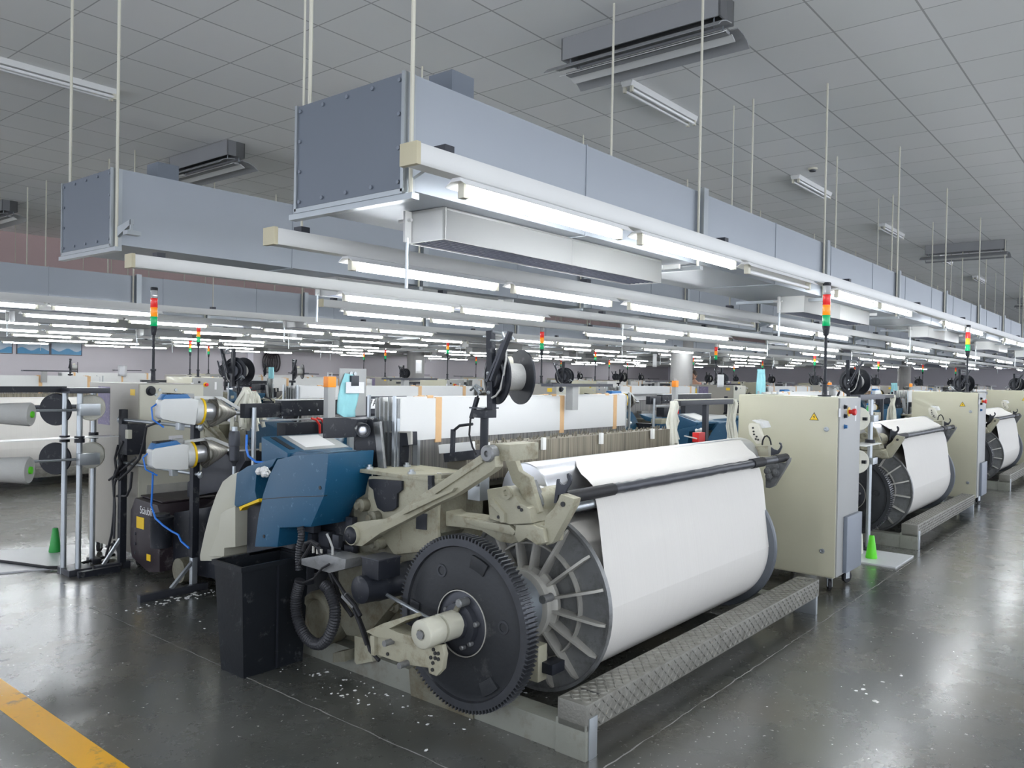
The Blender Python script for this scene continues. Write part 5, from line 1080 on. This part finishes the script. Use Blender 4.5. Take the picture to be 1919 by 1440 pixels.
# yarn hanks draped over a stand left of the guide beam
def hank(pts_top, w, l, seed, label, group=None, m='yarn'):
    rr = random.Random(seed); mb = MB(); x, y, z = pts_top
    for k in range(16):
        a = rr.uniform(-1, 1); dx = a*w*0.25; ln = l*rr.uniform(0.75, 1.0)
        pts = [(x+dx*0.3, y+rr.uniform(-.02, .02), z), (x+dx, y+rr.uniform(-.03, .03), z-0.04), (x+dx*2.2, y+rr.uniform(-.04, .04), z-ln*0.5), (x+dx*3.0, y+rr.uniform(-.05, .05), z-ln)]
        mb.tube(pts, 0.016, 6)
    return tag(mb.build('yarn_hank', m), label, 'yarn', group, None)
def rack(label):
    t = thing('yarn_rack', label, 'rack', (6.6, 3.2, 0), None)
    MB().box(6.08, 7.12, 3.17, 3.23, 1.365, 1.41).build('rack_bar', 'charcoal', t, bev=0.003)
    MB().box(6.08, 7.12, 3.165, 3.235, 1.41, 1.416).build('bar_top', 'offwhite', t)
    MB().box(6.58, 6.63, 3.18, 3.22, 0.0, 1.37).build('rack_post', 'charcoal', t)
    MB().box(6.45, 6.75, 3.1, 3.3, 0.0, 0.03).build('rack_foot', 'charcoal', t)
    return t
RK = rack('T-shaped dark rack with cream yarn behind the nearest cabinet'); snapshot(RK)
tag(hank((6.02, 3.2, 1.40), 0.10, 0.42, 1, 'cream yarn hank hanging from the left end of the T-shaped rack'), None)
tag(hank((7.17, 3.2, 1.40), 0.14, 0.50, 2, 'cream yarn hank hanging from the right end of the T-shaped rack'), None)
p = (3.532,5.600,1.458); hank((p[0], p[1], p[2]), 0.16, 0.34, 3, 'cream yarn bundle hanging in folds left of the black guide beam')
p = (3.663,5.700,1.425); hank((p[0], p[1], p[2]), 0.14, 0.30, 4, 'second cream yarn bundle right beside the first, touching the guide beam')

# ---------------------------------------------------------------- all the other looms, cabinets and their gear
P = 5.6
FAR = {'gear_pad', 'gear_boss', 'bolt', 'lint_tuft', 'edge_yarns', 'separator_pin', 'cable', 'valve_block', 'air_hose', 'link_rods', 'drive_linkage', 'rating_plate', 'foot_pad', 'lint_heap', 'yellow_edge', 'lever_bracket', 'shaft_drum', 'drum_bolt', 'wing_nut', 'black_strip', 'ribbed_hose', 'brake_rod', 'let_off_motor', 'lower_bar', 'clamp_bolt', 'hub_bolt', 'loop_cable', 'grey_nut', 'blue_tray', 'stand_leg', 'raised_studs', 'shaft', 'beam_lock', 'lock_plate', 'lock_latch', 'knee_cover', 'tube_lining', 'air_nozzle_tube', 'threaded_sleeve'}
VFAR = FAR | {'gear_hub', 'drive_casing', 'gear_casing', 'frame_leg', 'brake_disc', 'drive_box', 'foot_rail', 'brake_disc', 'rear_cross_beam', 'middle_cross_beam', 'reed', 'cloth_roll', 'woven_cloth', 'grey_link', 'bearing_cup', 'post_base', 'roll_end', 'roll_journal', 'guide_arm', 'frame_guide', 'black_strip', 'bearing_block', 'foot_gusset', 'yarn_guide', 'yarn_cord', 'cable_grip', 'reel_cable', 'detector_base', 'drop_wires', 'clamp_plate', 'rest_bracket'}
rown = ['front', 'second', 'third', 'fourth', 'fifth']
# row A copies
for k in range(1, 8):
    dx = P*k
    dup(loom, (4.2+dx, 2.9, 0), '%s loom along the front row, beside the walkway' % ORD[k], 'looms', skip=(FAR if k > 1 else {'lint_tuft', 'edge_yarns'}) if k < 4 else VFAR)
    dup(ST, (4.2+dx, 1.92, 0), 'tread plate step in front of the %s loom of the front row' % ORD[k])
    dup(cab, (6.46+dx, 2.32, 0), 'cream cabinet with signal tower after the %s loom of the front row' % ORD[k])
    if k < 5:
        dup(CR2, (8.02+dx, 2.2, 0), 'creel post between the %s cabinet and the %s loom of the front row' % (ORD[k], ORD[k+1]))
        for z, s in ((1.25, 'upper'), (0.85, 'lower')): dup(CC, (7.80+dx, 2.24, z), '%s cream yarn cone on the creel after the %s cabinet of the front row' % (s, ORD[k]))
        dup(RK, (6.6+dx, 3.2, 0), 'T-shaped dark rack behind the %s cabinet of the front row' % ORD[k])
    hank((7.17+dx, 3.2, 1.40), 0.14, 0.45, 10+k, 'cream yarn hank on the rack behind the %s cabinet of the front row' % ORD[k]) if k < 3 else None
tag(loom, None, None, 'looms')
# row B faces us: mirrored in y about y = 4.85
YB = 9.8
for k in range(0, 7):
    x = 4.2+1.44+P*k
    r = dup(loom, (x, YB-2.9, 0), '%s loom from the left in the second row, its weaving side facing us' % ORD[k], 'looms', my=True, skip=FAR if k < 4 else VFAR)
    if k == 1: LB1 = r
    if k: dup(cab2, (3.33+P*k, 6.8, 0), '%s signal tower cabinet from the left in the second row' % ORD[k])
    if k: dup(GB, (3.9+P*k, 5.0, 0), 'black guide beam of the %s loom in the second row' % ORD[k])
    if 0 < k < 5:
        dup(FA, tuple(Vector(W1)+Vector((P*k, 0, 0))), 'upper yarn feeder of the %s stand in the second row' % ORD[k])
        dup(FB, tuple(Vector(W2)+Vector((P*k, 0, 0))), 'lower yarn feeder of the %s stand in the second row' % ORD[k])
        dup(fs, (3.0+P*k, 5.9, 0), '%s feeder stand from the left in the second row' % ORD[k])
        dup(SP, (3.06+P*k, 4.60, 0), 'pale post with orange cap before the %s loom of the second row' % ORD[k])
# rows C and E stand like the front row, row D like the second
for ri, (oy, kx, flip, n, ph) in enumerate(((9.8, 0, False, 7, 0.2), (9.6, 0, True, 7, 0.0), (18.9, 0, False, 7, 0.0))):
    nm = rown[ri+2]
    for k in range(n):
        dx = P*k+ph
        if not flip:
            if ri == 2 and k == 0: continue
            dup(loom, (4.2+dx, 2.9+oy, 0), '%s loom from the left in the %s row back' % (ORD[k], nm), 'looms', skip=FAR if (ri == 0 and k == 0) else VFAR)
            dup(cab, (6.46+dx, 2.32+oy-0.1, 0), '%s signal tower cabinet from the left in the %s row back' % (ORD[k], nm))
            if ri == 0: dup(ST, (4.2+dx, 1.92+oy, 0), 'tread plate step of the %s loom in the third row back' % ORD[k])
            if ri == 0 and k < 5: dup(RK, (6.6+dx, 3.2+oy, 0), 'dark T-shaped rack %s from the left in the third row back' % ORD[k])
        else:
            if k == 0: continue
            dup(loom, (4.2+1.44+dx, YB-2.9+oy, 0), '%s loom from the left in the %s row back' % (ORD[k], nm), 'looms', my=True, skip=VFAR)
            dup(cab2, (3.33+dx, 6.8+oy, 0), '%s signal tower cabinet from the left in the %s row back' % (ORD[k], nm))
            dup(GB, (3.9+dx, 5.0+oy, 0), 'black guide beam of the %s loom in the fourth row back' % ORD[k])
# extra signs of use seen over the near machines
a = (2.783,3.220,1.442)
for i, (pxy, yy) in enumerate((([(4.199,4.930,1.388),(4.300,4.930,1.310)], 4.93),)):
    (x0_, _, z1_), (x1_, _, z0_) = pxy
    t = thing('number_card', 'white card lettered 7A on a dark panel right of the notice board', 'sign', ((x0_+x1_)/2, yy, z0_))
    cd = MB().box(x0_, x1_, yy, yy+0.002, z0_, z1_).build('card', 'paper', t)
    text('card_lettering', '7A', 0.075, 'dot', (x0_+0.012, yy-0.001, z0_+0.022), FACE_NY, cd)
    MB().box(x0_-0.10, x1_+0.32, yy+0.003, yy+0.02, z0_-0.04, z1_+0.02).build('dark_panel', 'charcoal', t)
    MB().box(x1_+0.1, x1_+0.13, yy+0.003, yy+0.03, 0.0, z0_-0.03).build('panel_leg', 'charcoal', t)
# lettering on the blue cover of the second loom in the second row
p = (10.149,5.280,0.912)
t = thing('blue_cover_panel', 'bright blue cover with pale lettering seen between the yarn rack and feeder', 'cover', (p[0]+0.4, 5.3, 0))
o = MB().box(p[0]-0.05, p[0]+0.85, 5.29, 5.40, 0.0, p[2]+0.13).build('cover', 'blue', t, bev=0.006)
MB().box(p[0]-0.02, p[0]+0.80, 5.285, 5.29, p[2]-0.03, p[2]+0.13).build('letter_band', 'bluelight', o)
text('maker_lettering', 'PICANOL', 0.14, 'paper', (p[0]+0.0, 5.284, p[2]), FACE_NY, o)
t = thing('red_bobbin_box', 'small red plastic holder beside the post of the T-shaped rack', 'holder', (6.50, 3.08, 1.03))
p = (6.260,3.100,1.089); MB().box(p[0]-0.02, p[0]+0.10, 3.08, 3.14, p[2]-0.03, p[2]+0.05).build('holder_box', 'redplastic', t, bev=0.004); MB().bar((p[0]-0.02, 3.10, p[2]+0.0), (p[0]-0.20, 3.12, p[2]+0.03), 0.010, 0.010).build('holder_arm', 'white', t)
# bright green cone stuck on the second loom and papers hung along the rows
green_cone((9.35, 2.62, 1.17), 'greendark', 'green empty cone lying tilted on the second loom').rotation_euler = (0.35, -0.2, 0)
for i, (pp_, yy, m, lb) in enumerate((([(3.637,8.000,1.624),(3.727,8.000,1.521)], 8.0, 'paper', 'white paper clipped over the looms just left of the nearest left signal tower'), ([(13.445,6.300,1.674),(13.744,6.300,1.444)], 6.3, 'paper', 'white paper sheet hanging from a reel left of the nearest cabinet top'), ([(15.887,9.000,2.132),(16.092,9.000,1.837)], 9.0, 'paper', 'white and green tag hanging left of the white column'), ([(6.695,7.000,1.757),(6.805,7.000,1.599)], 7.0, 'paper', 'grey sheet hanging by the far column'), ([(5.003,7.500,1.638),(5.078,7.500,1.513)], 7.5, 'cyancloth', 'pale cyan sheet clipped above the guide beam at left'))):
    (a0, _, b1), (a1_, _, b0_) = pp_
    o = MB().sheet([[(a0+(a1_-a0)*k/6, yy+0.012*math.sin(k*1.3), b1-(b1-b0_)*j/4) for k in range(7)] for j in range(5)]).build('paper_sheet', m, solid=0.002)
    tag(o, lb, 'paper')
for i, (q_, yy, lb) in enumerate(((([(13.563,5.600,1.778),(13.898,5.600,1.309)]), 5.6, 'pale cyan cloth hanging over the looms left of the nearest cabinet tower'), (([(21.446,5.400,1.568),(21.979,5.400,1.203)]), 5.4, 'pale cyan cloth hanging above the second rack'))):
    (a0, _, b1), (a1_, _, b0_) = q_; rows = []
    for j in range(7): rows.append([(a0+(a1_-a0)*k/8*(0.8+0.05*j), yy+0.03*math.sin(k*1.5+j*0.3), b1-(b1-b0_)*j/6) for k in range(9)])
    tag(MB().sheet(rows).build('cleaning_cloth', 'cyancloth', solid=0.003, smooth=70), lb, 'cloth')
# hanging hoses on the far wall
t = thing('hose_bundle', 'reddish brown hose loops hanging on the far wall', 'hoses', (18.2, 25.9, 1.7))
p = (17.402,25.850,1.894)
for k in range(5):
    pts = [(p[0]+0.10*k-0.2+0.16*math.cos(a*PI/8), 25.9, 1.9+0.33*math.sin(a*PI/8)) for a in range(17)]
    MB().tube(pts, 0.03, 8).build('hose_loop', 'brown', t)

# ---------------------------------------------------------------- lint and dust on the floor (uncountable)
rr = random.Random(12); mb = MB()
def flake(x, y, r, z=0.0015):
    n = rr.randint(5, 8); a0 = rr.uniform(0, 6); el = rr.uniform(0.4, 1); th_ = rr.uniform(0, PI)
    vs = []
    for k in range(n):
        a = a0+2*PI*k/n; q = r*rr.uniform(0.5, 1.2); u, v = q*math.cos(a), q*el*math.sin(a)
        vs.append((x+u*math.cos(th_)-v*math.sin(th_), y+u*math.sin(th_)+v*math.cos(th_)))
    mb.add([(a, b, z*0.2) for a, b in vs]+[(x+(a-x)*0.6, y+(b-y)*0.6, z+r*0.10) for a, b in vs], [list(range(n)), list(range(2*n-1, n-1, -1))]+[[i, i+n, (i+1) % n+n, (i+1) % n] for i in range(n)])
for k in range(420):
    x = rr.uniform(1.2, 9); y = rr.uniform(0.3, 6.2)
    if abs(y-1.92) < 0.12 and 2.7 < x < 5.7: continue
    flake(x, y, rr.uniform(0.0015, 0.006))
for k in range(70): flake(rr.gauss(2.62, 0.10), rr.gauss(3.2, 0.5), rr.uniform(0.004, 0.014))
for k in range(70): flake(rr.gauss(2.9, 0.22), rr.gauss(5.30, 0.05), rr.uniform(0.006, 0.018))
for k in range(50): flake(rr.gauss(3.15, 0.05), rr.uniform(2.0, 3.4), rr.uniform(0.004, 0.012))
for k in range(9): flake(rr.uniform(4.2, 4.8), rr.uniform(1.1, 1.25), rr.uniform(0.006, 0.018))
flake(6.9, 0.55, 0.03); flake(3.3, 2.6, 0.02)
o = mb.build('floor_lint', 'lint'); o.name = 'lint_flakes'; tag(o, 'scattered white cotton lint flakes on the dark floor round the nearest loom', 'lint', None, 'stuff')

# ---------------------------------------------------------------- the person half hidden behind the white column
def skin_mesh(name, pts, edges, radii, m, parent, sub=1, root=0):
    me = bpy.data.meshes.new(name); me.from_pydata([tuple(Vector(p)-Vector(parent['_o'])) for p in pts], edges, []); me.materials.append(M[m])
    o = bpy.data.objects.new(name, me); COL.objects.link(o); o.parent = parent
    sk = o.modifiers.new('skin', 'SKIN'); sk.use_smooth_shade = True
    for v, r in zip(me.skin_vertices[0].data, radii): v.radius = (r if isinstance(r, tuple) else (r, r)); v.use_root = False
    me.skin_vertices[0].data[root].use_root = True
    s2 = o.modifiers.new('sub', 'SUBSURF'); s2.levels = sub; s2.render_levels = sub
    o['_o'] = tuple(parent['_o']); return o
PX, PY = 20.86, 10.42
per = thing('person', 'person in a pink shirt behind the white column, leaning over a far loom', 'person', (PX, PY, 0))
def q(x, y, z): return (PX+x, PY+y, z)   # figure faces towards -x -y, slightly bent
pts = [q(0, 0, 0.95), q(-0.02, 0, 1.10), q(-0.04, 0, 1.30), q(-0.07, 0, 1.44), q(-0.10, 0, 1.52), q(-0.12, 0, 1.57),
       q(-0.05, 0.10, 0.90), q(-0.03, 0.11, 0.50), q(0.03, 0.12, 0.09), q(-0.10, 0.12, 0.04), q(-0.05, -0.10, 0.90), q(-0.03, -0.11, 0.50), q(0.03, -0.12, 0.09), q(-0.10, -0.12, 0.04),
       q(-0.07, 0.17, 1.42), q(-0.05, 0.24, 1.16), q(-0.28, 0.20, 1.05), q(-0.36, 0.19, 1.04), q(-0.07, -0.17, 1.42), q(-0.05, -0.24, 1.16), q(-0.28, -0.20, 1.05), q(-0.36, -0.19, 1.04)]
ed = [(0, 1), (1, 2), (2, 3), (3, 4), (4, 5), (0, 6), (6, 7), (7, 8), (8, 9), (0, 10), (10, 11), (11, 12), (12, 13), (3, 14), (14, 15), (15, 16), (16, 17), (3, 18), (18, 19), (19, 20), (20, 21)]
rad = [(0.15, 0.11), (0.13, 0.10), (0.16, 0.11), (0.13, 0.09), 0.055, 0.055, 0.085, 0.06, 0.045, 0.035, 0.085, 0.06, 0.045, 0.035, 0.06, 0.045, 0.035, 0.030, 0.06, 0.045, 0.035, 0.030]
body = skin_mesh('body', pts, ed, rad, 'skin', per, 2)
for s in (1, -1):
    for i, (dx, dy, ln) in enumerate(((0, 0.034, 0.05), (0, 0.016, 0.075), (0, 0, 0.085), (0, -0.016, 0.078), (0.0, -0.030, 0.06))):
        b_ = q(-0.385, s*0.19+dy*1.0, 1.035)
        if i == 0: pp_ = [q(-0.37, s*0.19-s*0.02, 1.03), q(-0.39, s*0.19-s*0.05, 1.01), q(-0.41, s*0.19-s*0.06, 0.99)]
        else: pp_ = [b_, (b_[0]-ln*0.5, b_[1], b_[2]-0.01), (b_[0]-ln*0.85, b_[1], b_[2]-0.04)]
        skin_mesh('thumb' if i == 0 else 'finger', pp_, [(0, 1), (1, 2)], [0.010, 0.009, 0.008], 'skin', body, 1)
hc_ = Vector(q(-0.15, 0, 1.68))
MB().ball(hc_, 0.105, 20, (0.92, 0.80, 1.12)).ball(hc_+Vector((-0.098, 0, -0.012)), 0.018, 8, (1, 0.7, 1.4)).ball(hc_+Vector((-0.088, 0, -0.052)), 0.016, 8, (0.6, 1.5, 0.5)).ball(hc_+Vector((0, 0.084, -0.005)), 0.022, 8, (0.8, 0.4, 1.3)).ball(hc_+Vector((0, -0.084, -0.005)), 0.022, 8, (0.8, 0.4, 1.3)).build('head', 'skin', per)
for s in (1, -1): MB().ball(hc_+Vector((-0.088, s*0.034, 0.012)), 0.012, 8, (0.6, 1.2, 0.7)).build('eye', 'dot', per)
MB().ball(hc_+Vector((0.018, 0, 0.025)), 0.113, 20, (0.95, 0.86, 1.08)).build('hair', 'hair', per)
sp = [q(0, 0, 0.92), q(-0.02, 0, 1.10), q(-0.04, 0, 1.30), q(-0.07, 0, 1.45), q(-0.07, 0.18, 1.42), q(-0.05, 0.25, 1.20), q(-0.07, -0.18, 1.42), q(-0.05, -0.25, 1.20)]
skin_mesh('shirt', sp, [(0, 1), (1, 2), (2, 3), (3, 4), (4, 5), (3, 6), (6, 7)], [(0.17, 0.13), (0.155, 0.125), (0.18, 0.13), (0.14, 0.10), 0.075, 0.065, 0.075, 0.065], 'pinkshirt', per, 2)
sp = [q(0, 0, 0.96), q(-0.05, 0.10, 0.86), q(-0.03, 0.11, 0.50), q(0.03, 0.12, 0.10), q(-0.05, -0.10, 0.86), q(-0.03, -0.11, 0.50), q(0.03, -0.12, 0.10)]
skin_mesh('trousers', sp, [(0, 1), (1, 2), (2, 3), (0, 4), (4, 5), (5, 6)], [(0.16, 0.125), 0.105, 0.075, 0.062, 0.105, 0.075, 0.062], 'trousers', per, 2)

# things of one kind carry one group phrase
GR = {'control_cabinet': 'electrical cabinets with signal towers', 'yarn_cone': 'yarn cones', 'guide_beam': 'black guide beams along the second and fourth rows', 'weft_feeder': 'yarn feeders', 'yarn_rack': 'T-shaped yarn racks', 'air_duct': 'grey air ducts under the ceiling', 'yarn_creel': 'yarn creels', 'yarn_hank': 'hanging cream yarn hanks', 'feeder_stand': 'feeder stands', 'paper_sheet': 'papers hung over the looms', 'sensor_post': 'pale posts with orange caps', 'cleaning_cloth': 'pale cyan cloths', 'empty_cone': 'green empty cones', 'poster': 'posters on the far wall', 'laid_board': 'boards lying on the floor'}
for o in COL.objects:
    if o.parent is None and o.name.split('.')[0] in GR and not o.get('group'): o['group'] = GR[o.name.split('.')[0]]
for o in COL.objects:
    if '_o' in o: del o['_o']
